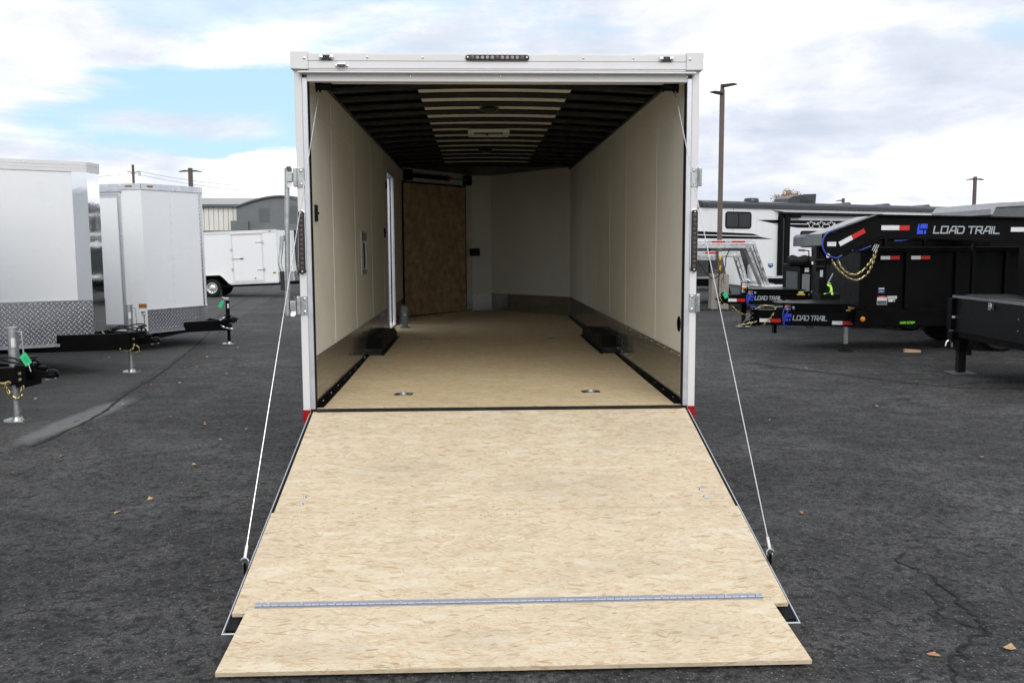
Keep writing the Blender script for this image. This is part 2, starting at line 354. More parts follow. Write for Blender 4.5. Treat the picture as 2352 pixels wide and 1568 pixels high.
# ------------------------------------------------------------------ mesh helpers
class MB:
    def __init__(s): s.v = []; s.f = []
    def add(s, vs, fs, M=None):
        o = len(s.v)
        s.v += [tuple(M @ Vector(v)) if M is not None else tuple(v) for v in vs]
        s.f += [tuple(i + o for i in f) for f in fs]
        return s
    def box(s, x0, x1, y0, y1, z0, z1, M=None):
        return s.add([(x0, y0, z0), (x1, y0, z0), (x1, y1, z0), (x0, y1, z0), (x0, y0, z1), (x1, y0, z1), (x1, y1, z1), (x0, y1, z1)],
                     [(3, 2, 1, 0), (4, 5, 6, 7), (0, 1, 5, 4), (1, 2, 6, 5), (2, 3, 7, 6), (3, 0, 4, 7)], M)
    def prism(s, pts, axis, a, b, M=None):
        n = len(pts)
        def P(p, d): return {'x': (d, p[0], p[1]), 'y': (p[0], d, p[1]), 'z': (p[0], p[1], d)}[axis]
        return s.add([P(p, a) for p in pts] + [P(p, b) for p in pts],
                     [tuple(range(n)), tuple(range(2 * n - 1, n - 1, -1))] + [(i, (i + 1) % n, n + (i + 1) % n, n + i) for i in range(n)], M)
    def tube(s, pts, r, n=8, closed=False, M=None):
        pts = [Vector(p) for p in pts]; k = len(pts); vs = []; fs = []
        up = None
        for i, p in enumerate(pts):
            if closed: t = (pts[(i + 1) % k] - pts[i - 1]).normalized()
            else: t = (pts[min(i + 1, k - 1)] - pts[max(i - 1, 0)]).normalized()
            if up is None:
                up = Vector((0, 0, 1)) if abs(t.z) < .9 else Vector((1, 0, 0))
            a = t.cross(up).normalized(); up = a.cross(t).normalized()
            rr = r[i] if isinstance(r, (list, tuple)) else r
            vs += [p + (a * math.cos(2 * math.pi * j / n) + up * math.sin(2 * math.pi * j / n)) * rr for j in range(n)]
        for i in range(k if closed else k - 1):
            i2 = (i + 1) % k
            fs += [(i * n + j, i * n + (j + 1) % n, i2 * n + (j + 1) % n, i2 * n + j) for j in range(n)]
        if not closed: fs += [tuple(range(n - 1, -1, -1)), tuple(range((k - 1) * n, k * n))]
        return s.add(vs, fs, M)
    def cyl(s, p0, p1, r, n=12, r2=None, M=None):
        return s.tube([p0, p1], [r, r if r2 is None else r2], n, M=M)
    def lathe(s, prof, n=24, M=None):
        """prof: (radius, height) along local z"""
        vs = []; fs = []
        for r, z in prof: vs += [(r * math.cos(2 * math.pi * j / n), r * math.sin(2 * math.pi * j / n), z) for j in range(n)]
        for i in range(len(prof) - 1): fs += [(i * n + j, i * n + (j + 1) % n, (i + 1) * n + (j + 1) % n, (i + 1) * n + j) for j in range(n)]
        fs += [tuple(range(n - 1, -1, -1)), tuple(range((len(prof) - 1) * n, len(prof) * n))]
        return s.add(vs, fs, M)
    def seg(s, p, q, t, z0, z1, off=0.0, M=None):
        """upright slab over the ground segment p-q; thickness t to its right-hand side, pushed off by off"""
        p = Vector((p[0], p[1])); q = Vector((q[0], q[1])); d = (q - p).normalized(); n = Vector((d.y, -d.x))
        a, b = p + n * off, q + n * off; c, e = q + n * (off + t), p + n * (off + t)
        return s.prism([tuple(a), tuple(b), tuple(c), tuple(e)], 'z', z0, z1, M)
    def mesh(s, name):
        me = bpy.data.meshes.new(name)
        me.from_pydata([tuple(v) for v in s.v], [], s.f)
        bm = bmesh.new(); bm.from_mesh(me); bmesh.ops.recalc_face_normals(bm, faces=bm.faces)
        uvl = bm.loops.layers.uv.new('UVMap')
        for f in bm.faces:
            n = f.normal
            if abs(n.z) > .7:
                for l in f.loops: l[uvl].uv = (l.vert.co.x, l.vert.co.y)
            else:
                t = Vector((0, 0, 1)).cross(n)
                t = t.normalized() if t.length > 1e-6 else Vector((1, 0, 0))
                for l in f.loops: l[uvl].uv = (l.vert.co.dot(t), l.vert.co.z)
        bm.to_mesh(me); bm.free(); return me
    def build(s, name, mat, parent=None, bevel=0.0, smooth=False, seg=2):
        me = s.mesh(name); return link(name, me, mat, parent, bevel, smooth, seg)
def link(name, me, mat, parent=None, bevel=0.0, smooth=False, seg=2, M=None):
    o = bpy.data.objects.new(name, me); col.objects.link(o)
    if mat and not me.materials: me.materials.append(MATS[mat])
    if parent is not None: o.parent = parent
    if M is not None: o.matrix_local = M
    if bevel:
        b = o.modifiers.new('bevel', 'BEVEL'); b.width = bevel; b.segments = seg; b.limit_method = 'ANGLE'; b.angle_limit = R(40)
    if smooth:
        for p in me.polygons: p.use_smooth = True
        if hasattr(me, 'set_sharp_from_angle'): me.set_sharp_from_angle(angle=R(40))
    return o
def thing(name, label, cat, loc=(0, 0, 0), rz=0, group=None, rot=None):
    o = bpy.data.objects.new(name, None); col.objects.link(o); o.empty_display_size = .2
    o.location = loc; o.rotation_euler = rot if rot else (0, 0, rz)
    return tag(o, label, cat, group)
def tag(o, label, cat, group=None):
    o['label'] = label; o['category'] = cat
    if group: o['group'] = group
    return o
def structure(o): o['kind'] = 'structure'; return o
def stuff(o): o['kind'] = 'stuff'; return o
def catmull(pts, n=8):
    pts = [Vector(p) for p in pts]; P = [pts[0]] + pts + [pts[-1]]; out = []
    for i in range(1, len(P) - 2):
        for k in range(n):
            t = k / n; a, b, c, d = P[i - 1], P[i], P[i + 1], P[i + 2]
            out.append(.5 * ((2 * b) + (c - a) * t + (2 * a - 5 * b + 4 * c - d) * t * t + (3 * b - a - 3 * c + d) * t ** 3))
    out.append(pts[-1]); return out
def along(pts, step):
    pts = [Vector(p) for p in pts]; out = [pts[0]]; need = step
    for a, b in zip(pts, pts[1:]):
        L = (b - a).length; pos = 0
        while L - pos >= need:
            pos += need; out.append(a + (b - a) * (pos / L)); need = step
        need -= L - pos
    return out
_link_cache = {}
def chain(path, parent, mat, size=.045, wire=.0052):
    key = (mat, size, wire)
    if key not in _link_cache:
        a, w = size * .5 - wire, size * .30 - wire; pts = []
        for i in range(7): t = -math.pi / 2 + math.pi * i / 6; pts.append((a - w + w * math.cos(t), w * math.sin(t), 0))
        for i in range(7): t = math.pi / 2 + math.pi * i / 6; pts.append((-a + w + w * math.cos(t), w * math.sin(t), 0))
        _link_cache[key] = MB().tube(pts, wire, 5, closed=True).mesh('chain_link')
    me = _link_cache[key]
    pts = along(catmull(path, 14), size - 2.6 * wire)
    for i, (a, b) in enumerate(zip(pts, pts[1:])):
        d = (b - a).normalized(); q = d.to_track_quat('X', 'Z').to_matrix().to_4x4()
        M = Matrix.Translation((a + b) / 2) @ q @ Matrix.Rotation(R(45 if i % 2 else -45) + random.uniform(-.2, .2), 4, 'X')
        link('chain_link', me, mat, parent, M=M, smooth=not me.polygons[0].use_smooth)
GL = {'L': ([[(0, 1), (0, 0), (.85, 0)]], .85), 'O': ([[(0, 0), (0, 1), (1, 1), (1, 0), (0, 0)]], 1), 'A': ([[(0, 0), (.42, 1), (1, 1), (1, 0)], [(.22, .36), (1, .36)]], 1),
      'D': ([[(.0, 1), (.8, 1), (1, .8), (1, .2), (.8, 0), (.0, 0), (0, .55)]], 1), 'T': ([[(0, 1), (.95, 1)], [(.47, 1), (.47, 0)]], .95),
      'R': ([[(0, 0), (0, 1), (.9, 1), (.9, .45), (.15, .45)], [(.5, .45), (.9, 0)]], .9), 'I': ([[(0, 0), (0, 1)]], .05), ' ': ([], .12),
      'M': ([[(0, 0), (0, 1), (.5, .45), (1, 1), (1, 0)]], 1), 'X': ([[(0, 0), (.95, 1)], [(0, 1), (.95, 0)]], .95), 'S': ([[(.9, 1), (0, 1), (0, .5), (.9, .5), (.9, 0), (0, 0)]], .9),
      'E': ([[(.85, 1), (0, 1), (0, 0), (.85, 0)], [(0, .5), (.75, .5)]], .85), 'P': ([[(0, 0), (0, 1), (.9, 1), (.9, .42), (.1, .42)]], .9),
      'N': ([[(0, 0), (0, 1), (.9, 0), (.9, 1)]], .9), 'G': ([[(.9, 1), (0, 1), (0, 0), (.9, 0), (.9, .5), (.5, .5)]], .9)}
def lettering(text, M, h, mat, parent, total=None, stroke=.20, slant=.14, name='lettering'):
    """flat sign letters standing 1.5 mm proud, in the local plane (x right, y up, z out) of M"""
    adv = sum(GL[c][1] + .30 for c in text) - .30
    w = h if total is None else (total - 0) / adv
    mb = MB(); x = 0; k = 0
    for c in text:
        lines, cw = GL[c]
        for ln in lines:
            for (p, q) in zip(ln, ln[1:]):
                p = Vector(((x + p[0]) * w, p[1] * h)); q = Vector(((x + q[0]) * w, q[1] * h)); d = (q - p).normalized(); n = Vector((-d.y, d.x)) * stroke * h / 2
                e = d * stroke * h * .48
                pts = [p - e - n, q + e - n, q + e + n, p - e + n]
                pts = [(a.x + a.y * slant, a.y) for a in pts]
                mb.prism(pts, 'z', 0, .0015 + .0002 * (k % 5), M); k += 1
        x += cw + .30
    return mb.build(name, mat, parent)
def face_frame(p, q, z, out=.002):
    """frame on an upright face running from ground point p to q (left to right as seen): x along, y up, z outwards"""
    p = Vector((p[0], p[1], 0)); q = Vector((q[0], q[1], 0)); d = (q - p).normalized(); n = Vector((d.y, -d.x, 0))
    M = Matrix((d, Vector((0, 0, 1)), n)).transposed().to_4x4(); M.translation = p + Vector((0, 0, z)) + n * out
    return M
def decal(M, x0, x1, y0, y1, mat, parent, name='sticker', t=.0015):
    return MB().box(x0, x1, y0, y1, 0, t, M).build(name, mat, parent)
def wheel(parent, c, r, w, side, rim='wheel_silver', holes=8, axis='y'):
    """tyre and rim; side -1: outer face towards -axis"""
    base = Matrix.Translation(c) @ (Matrix.Rotation(R(90) * (1 if side < 0 else -1), 4, 'X'))
    pr = [(r * .62, -w / 2), (r * .90, -w / 2), (r * .985, -w * .36), (r, -w * .2), (r, w * .2), (r * .985, w * .36), (r * .90, w / 2), (r * .64, w / 2), (r * .60, w * .38), (r * .58, -w * .3)]
    t = MB().lathe(pr, 32, base).build('wheel', 'rubber', parent, smooth=True)
    rr = MB().lathe([(r * .60, w * .20), (r * .60, w * .46), (r * .56, w * .47), (r * .54, w * .30), (r * .40, w * .24), (r * .22, w * .38), (r * .16, w * .40), (r * .14, w * .50), (r * .02, w * .52)], 28, base)
    ro = rr.build('rim', rim, t, smooth=True)
    h = MB()
    for k in range(holes):
        a = 2 * math.pi * k / holes
        h.lathe([(r * .062, w * .24), (r * .062, w * .305)], 10, base @ Matrix.Translation((r * .44 * math.cos(a), r * .44 * math.sin(a), 0)))
    stuff(h.build('rim_holes', 'black_matte', t))
    return t

# ------------------------------------------------------------------ ground
structure(MB().add([(-400, -60, 0), (400, -60, 0), (400, 900, 0), (-400, 900, 0)], [(0, 1, 2, 3)]).build('asphalt_ground', 'asphalt'))
def crack(pts, w, name='asphalt_crack', jit=.022, step=.035):
    pts = along(catmull([(*p, 0) for p in pts], 6), step); vs = []; fs = []
    rnd = random.Random(len(pts))
    for i, p in enumerate(pts):
        t = (pts[min(i + 1, len(pts) - 1)] - pts[max(i - 1, 0)]).normalized(); n = Vector((-t.y, t.x, 0))
        j = n * rnd.uniform(-jit, jit); ww = w * rnd.uniform(.5, 1.35) * (1 if 0 < i < len(pts) - 1 else .1)
        vs += [p + j - n * ww / 2 + Vector((0, 0, .004)), p + j + n * ww / 2 + Vector((0, 0, .004))]
    for i in range(len(pts) - 1): fs.append((2 * i, 2 * i + 1, 2 * i + 3, 2 * i + 2))
    return structure(MB().add(vs, fs).build(name, 'crack_fill'))
crack([(-4.05, 2.0), (-4.1, 3.6), (-4.35, 5.0), (-4.62, 7.2), (-5.6, 12.6), (-7.4, 21), (-10.3, 41)], .035, 'paving_joint', .012, .12)
crack([(1.62, -3.2), (1.72, -2.7), (1.78, -2.45), (2.0, -2.2), (2.12, -2.1), (2.16, -1.8), (2.2, -1.5), (2.15, -1.2), (2.25, -1.05)], .016)
crack([(2.12, -2.1), (2.0, -1.95), (2.08, -1.75), (2.05, -1.6)], .012)
crack([(1.75, -2.6), (2.1, -2.75), (2.6, -2.8), (3.2, -3.0)], .012)
crack([(1.55, -2.55), (1.35, -2.7), (1.2, -2.95)], .008)
crack([(-2.3, -2.6), (-1.9, -2.7), (-1.6, -2.95)], .010)
crack([(-2.9, -1.7), (-2.5, -1.9), (-2.2, -2.4)], .008)
crack([(3.9, 7.3), (4.8, 6.0), (5.6, 4.9), (6.6, 4.6), (8, 3.6)], .05, jit=.03)
crack([(5.5, 4.95), (6.5, 5.3), (7.4, 5.2), (8.3, 5.4)], .04, jit=.03)

# ------------------------------------------------------------------ the enclosed trailer with its ramp down
HW, HI, HO = 1.295, 1.224, 1.2135
ZS, ZO, ZC = .667, 2.766, 2.857
VY, NY = 7.42, 8.76                              # where the V nose starts and ends
NL, NR = (-.215, 8.74), (.09, 8.80)
def fz(y): return ZS + .0070 * max(0, y)         # the floor climbs a little to the front
T = thing('enclosed_trailer', 'white enclosed trailer seen from behind with its plywood ramp door lowered', 'trailer')
# floor sheets laid across
edges = [.035, 1.245, 2.465, 3.685, 4.905, 6.125, 7.345, 8.80]
def hxr(y): return HI if y <= VY else HI + (NR[0] - HI) * (y - VY) / (NR[1] - VY)
def hxl(y): return -HI if y <= VY else -HI + (NL[0] + HI) * (y - VY) / (NL[1] - VY)
for a, b in zip(edges, edges[1:]):
    a += .0015; b -= .0015
    ys = [a] + ([VY] if a < VY < b else []) + [min(b, 8.74)]
    pts = [(hxl(y) + .002, y) for y in ys] + [(hxr(y) - .002, y) for y in reversed(ys)]
    n = len(pts); vs = [(p[0], p[1], fz(p[1]) - .019) for p in pts] + [(p[0], p[1], fz(p[1])) for p in pts]
    MB().add(vs, [tuple(range(n)), tuple(range(2 * n - 1, n - 1, -1))] + [(i, (i + 1) % n, n + (i + 1) % n, n + i) for i in range(n)]).build('floor_sheet', 'osb_floor', T)
ch = MB()
for x in (-1.22, 1.14): ch.box(x, x + .08, .05, 7.4, .44, .63)
for k in range(19): ch.box(-1.14, 1.14, .30 + k * .40, .35 + k * .40, .50, .62)
ch.prism([(-1.22, 7.4), (-.1, 10.1), (.1, 10.1), (1.22, 7.4), (1.12, 7.4), (0, 9.95), (-1.12, 7.4)], 'z', .44, .57)
ch.build('chassis_frame', 'black_paint', T)
sill = MB().box(-1.24, 1.24, -.012, .033, .56, .662).box(-1.205, 1.205, -.030, -.013, .615, .648)
sill.build('rear_sill', 'black_matte', T, .004)
MB().tube([(-1.2, -.028, .662), (1.2, -.028, .662)], .012, 8).build('sill_seal', 'rubber', T)
# inner walls, sheet by sheet, with light joint strips
def wall_panel(side, a, b, z0=None, z1=ZC + .032, name='wall_panel'):
    x0, x1 = (HI, HI + .018) if side > 0 else (-HI - .018, -HI)
    return MB().box(x0, x1, a + .002, b - .002, (fz(a) - .004) if z0 is None else z0, z1).build(name, 'wall_vinyl', T)
brkR = [.05, 1.02, 2.44, 3.46, 4.49, 5.71, VY]
for a, b in zip(brkR, brkR[1:]): wall_panel(1, a, b)
brkL = [.05, .99, 2.235, 3.53, 4.75, 5.22]
for a, b in zip(brkL, brkL[1:]): wall_panel(-1, a, b)
DY0, DY1 = 5.22, 6.15                            # side door opening
wall_panel(-1, DY0, DY1, 2.67); wall_panel(-1, DY1, VY)
for sgn, ys in ((1, brkR[1:-1]), (-1, brkL[1:-1])):
    for y in ys: MB().box(sgn * HI - .002, sgn * HI + .002, y - .004, y + .004, fz(y) + .3, ZC).build('joint_strip', 'trim_light', T)
    MB().box(sgn * HI - .002, sgn * HI + .002, .05, 2.4, 2.597, 2.602).build('joint_strip', 'trim_light', T)
# V nose linings and the flat nose panel
def vwall(p, q, z0, z1, mat, name, t=.018, off=0.0):
    # inner face looks back into the trailer
    return MB().seg(p, q, t, z0, z1, off).build(name, mat, T)
vwall(NR, (HI, VY), .70, ZC + .045, 'wall_vinyl', 'nose_panel', -.018)
vwall(NL, NR, .70, ZC + .045, 'wall_vinyl', 'nose_panel', -.018)
vwall((-HI, VY), NL, .70, ZC + .045, 'wall_vinyl', 'nose_panel', -.018)
# tread plate along the foot of the walls
for a, b in ((.06, 2.55), (2.56, 5.0), (5.01, VY)):
    MB().box(HI - .006, HI - .001, a, b, fz(a) - .002, 1.005).build('kick_plate', 'tread_plate_fine', T)
for a, b in ((.06, 2.55), (2.56, 5.0)):
    MB().box(-HI + .001, -HI + .006, a, b, fz(a) - .002, 1.005).build('kick_plate', 'tread_plate_fine', T)
MB().box(-HI + .001, -HI + .006, DY1 + .05, VY, .70, 1.0).build('kick_plate', 'tread_plate_fine', T)
a2, b2 = Vector(NR), Vector((HI, VY))
for s0, s1 in ((0, .36), (.362, .995)): vwall(tuple(a2.lerp(b2, s0)), tuple(a2.lerp(b2, s1)), .70, 1.0, 'tread_plate_fine', 'kick_plate', .004, .001)
vwall(NL, NR, .70, 1.0, 'tread_plate', 'kick_plate', .004, .001)
a3, b3 = Vector((-HI, VY)), Vector(NL)
vwall(tuple(a3.lerp(b3, .89)), tuple(b3), .70, 1.0, 'tread_plate_fine', 'kick_plate', .004, .001)
for s in (1, -1):
    for a, b in ((.05, 2.86), (4.65, 5.0 if s < 0 else VY)):
        MB().prism([(s * (HI - .007), fz(a) + .001), (s * (HI - .055), fz(a) + .001), (s * (HI - .052), fz(a) + .008), (s * (HI - .012), fz(a) + .034), (s * (HI - .007), fz(a) + .034)], 'y', a, b).build('edge_trim', 'black_paint', T)
riv = MB()
for s in (1, -1):
    x = s * (HI - .006)
    for k in range(20):
        y = .14 + k * .245
        for z in (.985, fz(y) + .055): riv.lathe([(.0045, 0), (.004, .002), (.0015, .003)], 7, Matrix.Translation((x, y, z)) @ Matrix.Rotation(R(-90 * s), 4, 'Y'))
    for k in range(8):
        y = .2 + k * .33; riv.lathe([(.004, 0), (.0035, .002), (.0015, .003)], 7, Matrix.Translation((s * (HI - .03), y, fz(y) + .022)))
stuff(riv.build('plate_rivets', 'zinc', T))
# wheel boxes
for s in (1, -1):
    xi, xo = s * 1.075, s * HI
    prof = [(2.87, fz(2.9)), (2.89, fz(2.9) + .06), (3.01, .850), (4.42, .822), (4.58, .765), (4.62, fz(4.6))]
    xt = s * 1.085
    mb = MB(); n = len(prof)
    pts_in = [(xi if z < .80 else xt, y, z) for y, z in prof]; pts_out = [(xo, y, z) for y, z in prof]
    mb.add(pts_in + pts_out, [tuple(range(n)), tuple(range(2 * n - 1, n - 1, -1))] + [(i, i + 1, n + i + 1, n + i) for i in range(n - 1)] + [(n - 1, 0, n, 2 * n - 1)])
    mb.build('wheel_box', 'black_box', T, .006)
    MB().box(min(xi, xi - s * .025), max(xi, xi - s * .025), 2.84, 4.65, fz(2.84) + .001, fz(4.6) + .004).build('wheel_box_flange', 'black_box', T)
# ceiling: dark skin, pale centre liner, arched roof bows
def arch(x): return .042 * (1 - abs(x / HI) ** 2)
def arched(y0, y1, x0, x1, z, t, n=14, drop=None):
    vs = []; fs = []
    for i in range(n + 1):
        x = x0 + (x1 - x0) * i / n
        for (y, zz) in ((y0, z), (y1, z), (y1, z + t), (y0, z + t)): vs.append((x, y, zz + arch(x)))
    for i in range(n):
        for j in range(4): fs.append((i * 4 + j, (i + 1) * 4 + j, (i + 1) * 4 + (j + 1) % 4, i * 4 + (j + 1) % 4))
    fs += [(0, 1, 2, 3), (n * 4 + 3, n * 4 + 2, n * 4 + 1, n * 4)]
    return MB().add(vs, fs)
rs = arched(.0, VY + .05, -HW, HW, ZC + .034, .008); rs.build('roof_skin', 'bow_black', T)
MB().prism([(-HW, VY - .06), (HW, VY - .06), (.16, 8.95), (-.28, 8.90)], 'z', ZC + .050, ZC + .082).build('roof_skin', 'bow_black', T)
MB().prism([(-HI, VY - .2), (HI, VY - .2), (NR[0], NR[1]), (NL[0], NL[1])], 'z', ZC + .012, ZC + .04).build('nose_ceiling', 'bow_black', T)
for y0, y1 in ((.06, 2.40), (2.405, 4.85), (4.855, 7.08)): arched(y0, y1, -.585, .585, ZC + .022, .006).build('ceiling_liner', 'liner_white', T)
by = [.50, .95, 1.36, 1.80, 2.24, 2.72, 3.18, 3.66, 4.14, 4.63, 5.12, 5.60, 6.06, 6.56, 7.12]
for y in by:
    w = .048
    vs = []; fs = []; n = 16
    prof = [(-w - .028, .0215), (-w - .028, .0175), (-w, .0165), (-w * .75, -.006), (w * .75, -.006), (w, .0165), (w + .028, .0175), (w + .028, .0215)]
    for i in range(n + 1):
        x = -HI + 2 * HI * i / n
        vs += [(x, y + p, ZC + q + arch(x)) for p, q in prof]
    k = len(prof)
    for i in range(n): fs += [(i * k + j, (i + 1) * k + j, (i + 1) * k + (j + 1) % k, i * k + (j + 1) % k) for j in range(k)]
    fs += [tuple(range(k)), tuple(range(n * k + k - 1, n * k - 1, -1))]
    MB().add(vs, fs).build('roof_bow', 'bow_black', T)
for s in (1, -1):
    a, b = sorted((s * (HI - .028), s * (HI - .0005))); MB().box(a, b, .02, VY, ZC - .009, ZC + .030).build('ceiling_trim', 'bow_black', T)
for y in (1.99, 5.27): MB().lathe([(.085, 0), (.085, -.012), (.06, -.03), (.01, -.036)], 20, Matrix.Translation((-.03, y, ZC + .045))).build('dome_light', 'smoked_lens', T, smooth=True)
vf = MB()
for a in ((-.225, .195, 3.38, 3.44), (-.225, .195, 3.76, 3.82), (-.225, -.165, 3.44, 3.76), (.135, .195, 3.44, 3.76)): vf.box(*a, ZC + .02, ZC + .05)
vent = vf.build('roof_vent', 'sticker_white', T, .004)
MB().box(-.165, .135, 3.44, 3.76, ZC + .044, ZC + .05).build('vent_lid', 'smoked_lens', vent)
MB().tube([(-.03, 3.46, ZC + .035), (-.03, 3.6, ZC + .03), (-.03, 3.74, ZC + .035)], .012, 8).build('vent_crank', 'black_matte', vent)
# switches, hatch, blank plug
for y, z in ((.24, 1.95), (4.84, 1.90)):
    sw = MB().box(-HI - .002, -HI + .012, y - .04, y + .04, z - .055, z + .055).build('wall_switch', 'black_matte', T, .004)
    MB().prism([(-HI + .012, z - .012), (-HI + .030, z), (-HI + .012, z + .014)], 'y', y - .008, y + .008).build('toggle', 'black_matte', sw)
MB().lathe([(.05, 0), (.05, .006), (.03, .010), (.02, .010)], 20, Matrix.Translation((-HI, 5.10, 2.47)) @ Matrix.Rotation(R(90), 4, 'Y')).build('wall_vent', 'black_matte', T)
plug = MB().lathe([(.052, 0), (.052, .004), (.045, .006), (.044, -.002), (.01, -.003)], 24, Matrix.Translation((HI, .18, 1.195)) @ Matrix.Rotation(R(-90), 4, 'Y')).build('wall_grommet', 'black_matte', T)
hf = MB(); y0, y1, z0, z1 = 2.62, 3.02, 1.47, 1.87
for a in ((y0, y1, z0, z0 + .045), (y0, y1, z1 - .08, z1), (y0, y0 + .03, z0 + .045, z1 - .08), (y1 - .03, y1, z0 + .045, z1 - .08)): hf.box(-HI - .002, -HI + .008, a[0], a[1], a[2], a[3])
hatch = hf.build('wall_hatch', 'galvanised', T)
MB().box(-HI - .002, -HI + .003, y0 + .03, y1 - .03, z0 + .045, z1 - .08).build('hatch_pane', 'sticker_white', hatch)
MB().box(-HI + .003, -HI + .012, y0 + .16, y0 + .20, z0 + .06, z1 - .1).build('hatch_bar', 'black_matte', hatch)
# side door opening: jamb, open door
jb = MB()
for a in ((DY0 + .002, DY0 + .04, .70, 2.668), (DY1 - .04, DY1 - .002, .70, 2.668), (DY0 + .04, DY1 - .04, 2.63, 2.668), (DY0 + .04, DY1 - .04, .70, .73)): jb.box(-HW - .012, -HI + .004, *a)
jbo = jb.build('door_jamb', 'aluminium', T)
MB().box(-HW + .02, -HW + .034, DY1 - .050, DY1 - .0405, .735, 2.625).build('door_seal', 'black_matte', jbo)
MB().box(-HI - .012, -HI + .003, DY1 - .050, DY1 - .0405, .735, 2.625).build('door_seal', 'grey_panel', jbo)
dm = Matrix.Translation((-HW - .01, DY1 - .02, 0)) @ Matrix.Rotation(R(68), 4, 'Z')
sd = MB().box(-.035, 0, .0, .90, .72, 2.65, dm)
sdo = sd.build('side_door', 'white_paint', T, .004)
dfm = MB()
for a in ((0, .9, .715, .745), (0, .9, 2.63, 2.655), (0, .03, .745, 2.63), (.87, .9, .745, 2.63)): dfm.box(-.04, .006, *a, dm)
dfm.build('door_frame', 'aluminium', sdo)
for z in (.95, 1.7, 2.4): MB().box(-.01, .03, -.03, .05, z - .04, z + .04, dm).build('hinge', 'zinc', sdo)
# black control box at the nose, loose coil of chain, wrapped bracket by the door
MB().box(-.255, -.095, 8.60, 8.70, 1.60, 1.715).build('control_box', 'black_matte', T, .006)
# front ramp door: board lining the left half of the nose
vn = Vector((-(b3 - a3).y, (b3 - a3).x)).normalized() * -1
fd = MB().seg(tuple(a3.lerp(b3, .005)), tuple(a3.lerp(b3, .875)), .022, .735, 2.665, .003).build('front_ramp_door', 'dark_board', T)
ff = MB()
for s0, s1, z0, z1 in ((.0, .88, .708, .733), (.0, .88, 2.667, 2.69), (-.0, .004, .733, 2.667), (.876, .884, .733, 2.667)):
    ff.seg(tuple(a3.lerp(b3, s0)), tuple(a3.lerp(b3, s1)), .028, z0, z1, .002)
ff.build('door_seal', 'black_matte', fd)
def onv(s, off, z): p = a3.lerp(b3, s) + Vector(((b3 - a3).normalized().y, -(b3 - a3).normalized().x)) * off; return (p.x, p.y, z)
sp = MB().tube([onv(.03, .07, 2.775), onv(.60, .07, 2.775)], .035, 12).build('lift_spring', 'black_paint', T, smooth=True)
MB().tube([onv(.60, .07, 2.775), onv(.95, .07, 2.775)], .013, 8).build('spring_rod', 'steel_grey', sp)
MB().tube([onv(.56, .07, 2.775), onv(.60, .07, 2.775)], .042, 12).build('spring_collar', 'red_reflector', sp)
for s in (.02, .86): MB().seg(tuple(a3.lerp(b3, s)), tuple(a3.lerp(b3, s + .055)), .11, 2.70, 2.85, .001).build('spring_bracket', 'black_paint', T)
# floor rings
for x, y in ((-.682, .545), (.672, .575), (-.722, 4.27), (.689, 4.25), (-.702, 7.4), (.671, 7.45)):
    z = fz(y); M = Matrix.Translation((x, y, z))
    pl = MB()
    o, i, n = .068, .043, 20
    vs = []; fs = []
    for k in range(n):
        a = 2 * math.pi * k / n; c, s_ = math.cos(a), math.sin(a); q = 1 / max(abs(c), abs(s_)); q = min(q, 1.30)
        vs += [(o * c * q * .98, o * s_ * q * .86, .0005), (o * c * q * .98, o * s_ * q * .86, .004), (i * c, i * s_ , .004), (i * c * .8, i * s_ * .8, .0008)]
    for k in range(n):
        k2 = (k + 1) % n
        for j in range(3): fs.append((k * 4 + j, k2 * 4 + j, k2 * 4 + j + 1, k * 4 + j + 1))
    fs.append(tuple(k * 4 + 3 for k in range(n)))
    ring = pl.add(vs, fs, M).build('floor_anchor', 'zinc', T, smooth=True)
    pts = [(.030 * math.cos(2 * math.pi * k / 16), .026 * math.sin(2 * math.pi * k / 16), .007) for k in range(16)]
    MB().tube(pts, .0055, 6, closed=True, M=M).build('anchor_ring', 'steel_grey', ring, smooth=True)
# rear frame ------------------------------------------------------
for s in (1, -1):
    a, b = sorted((s * 1.246, s * HW)); 
    MB().box(a, b, .0, .10, .575, 2.84).build('corner_post', 'white_frame', T, .006)
    a, b = sorted((s * HO, s * 1.2455))
    MB().box(a, b, -.006, .085, .665, 2.79).build('door_channel', 'alu_frame', T, .003)
    a, b = sorted((s * 1.2085, s * 1.2130)); MB().box(a, b, .0, .05, .67, 2.765).build('door_gasket', 'black_matte', T)
    a, b = sorted((s * 1.249, s * 1.297)); MB().box(a, b, -.004, .0595, .577, .662).build('red_reflector', 'red_reflector', T)
    a, b = sorted((s * 1.20, s * 1.310)); cap = MB().box(a, b, -.034, .10, 2.838, 2.948).build('header_cap', 'white_frame', T, .005)
    MB().lathe([(.009, 0), (.008, .004), (.003, .006)], 10, Matrix.Translation((s * 1.222, -.034, 2.904)) @ Matrix.Rotation(R(90), 4, 'X')).build('screw', 'zinc', cap)
MB().box(-HO, HO, -.008, .09, ZO, 2.812).build('header_frame', 'white_frame', T, .003)
MB().prism([(-.008, 2.8125), (-.052, 2.812), (-.054, 2.818), (-.010, 2.834), (.05, 2.834), (.05, 2.8125)], 'x', -1.262, 1.262).build('drip_rail', 'white_frame', T, .002)
hr = MB().box(-1.199, 1.199, -.02, .09, 2.8345, 2.842).box(-1.199, 1.199, -.024, .09, 2.844, 2.887).box(-1.199, 1.199, -.018, .09, 2.887, 2.8905).box(-1.199, 1.199, -.024, .09, 2.8905, 2.932).box(-1.199, 1.199, -.016, .09, 2.932, 2.941)
hro = hr.build('header_rail', 'white_frame', T, .0025)
for x in (-.83, -.48, .54, .86, ): MB().lathe([(.008, 0), (.007, .004), (.003, .006)], 10, Matrix.Translation((x, -.0235, 2.912)) @ Matrix.Rotation(R(90), 4, 'X')).build('screw', 'zinc', hro)
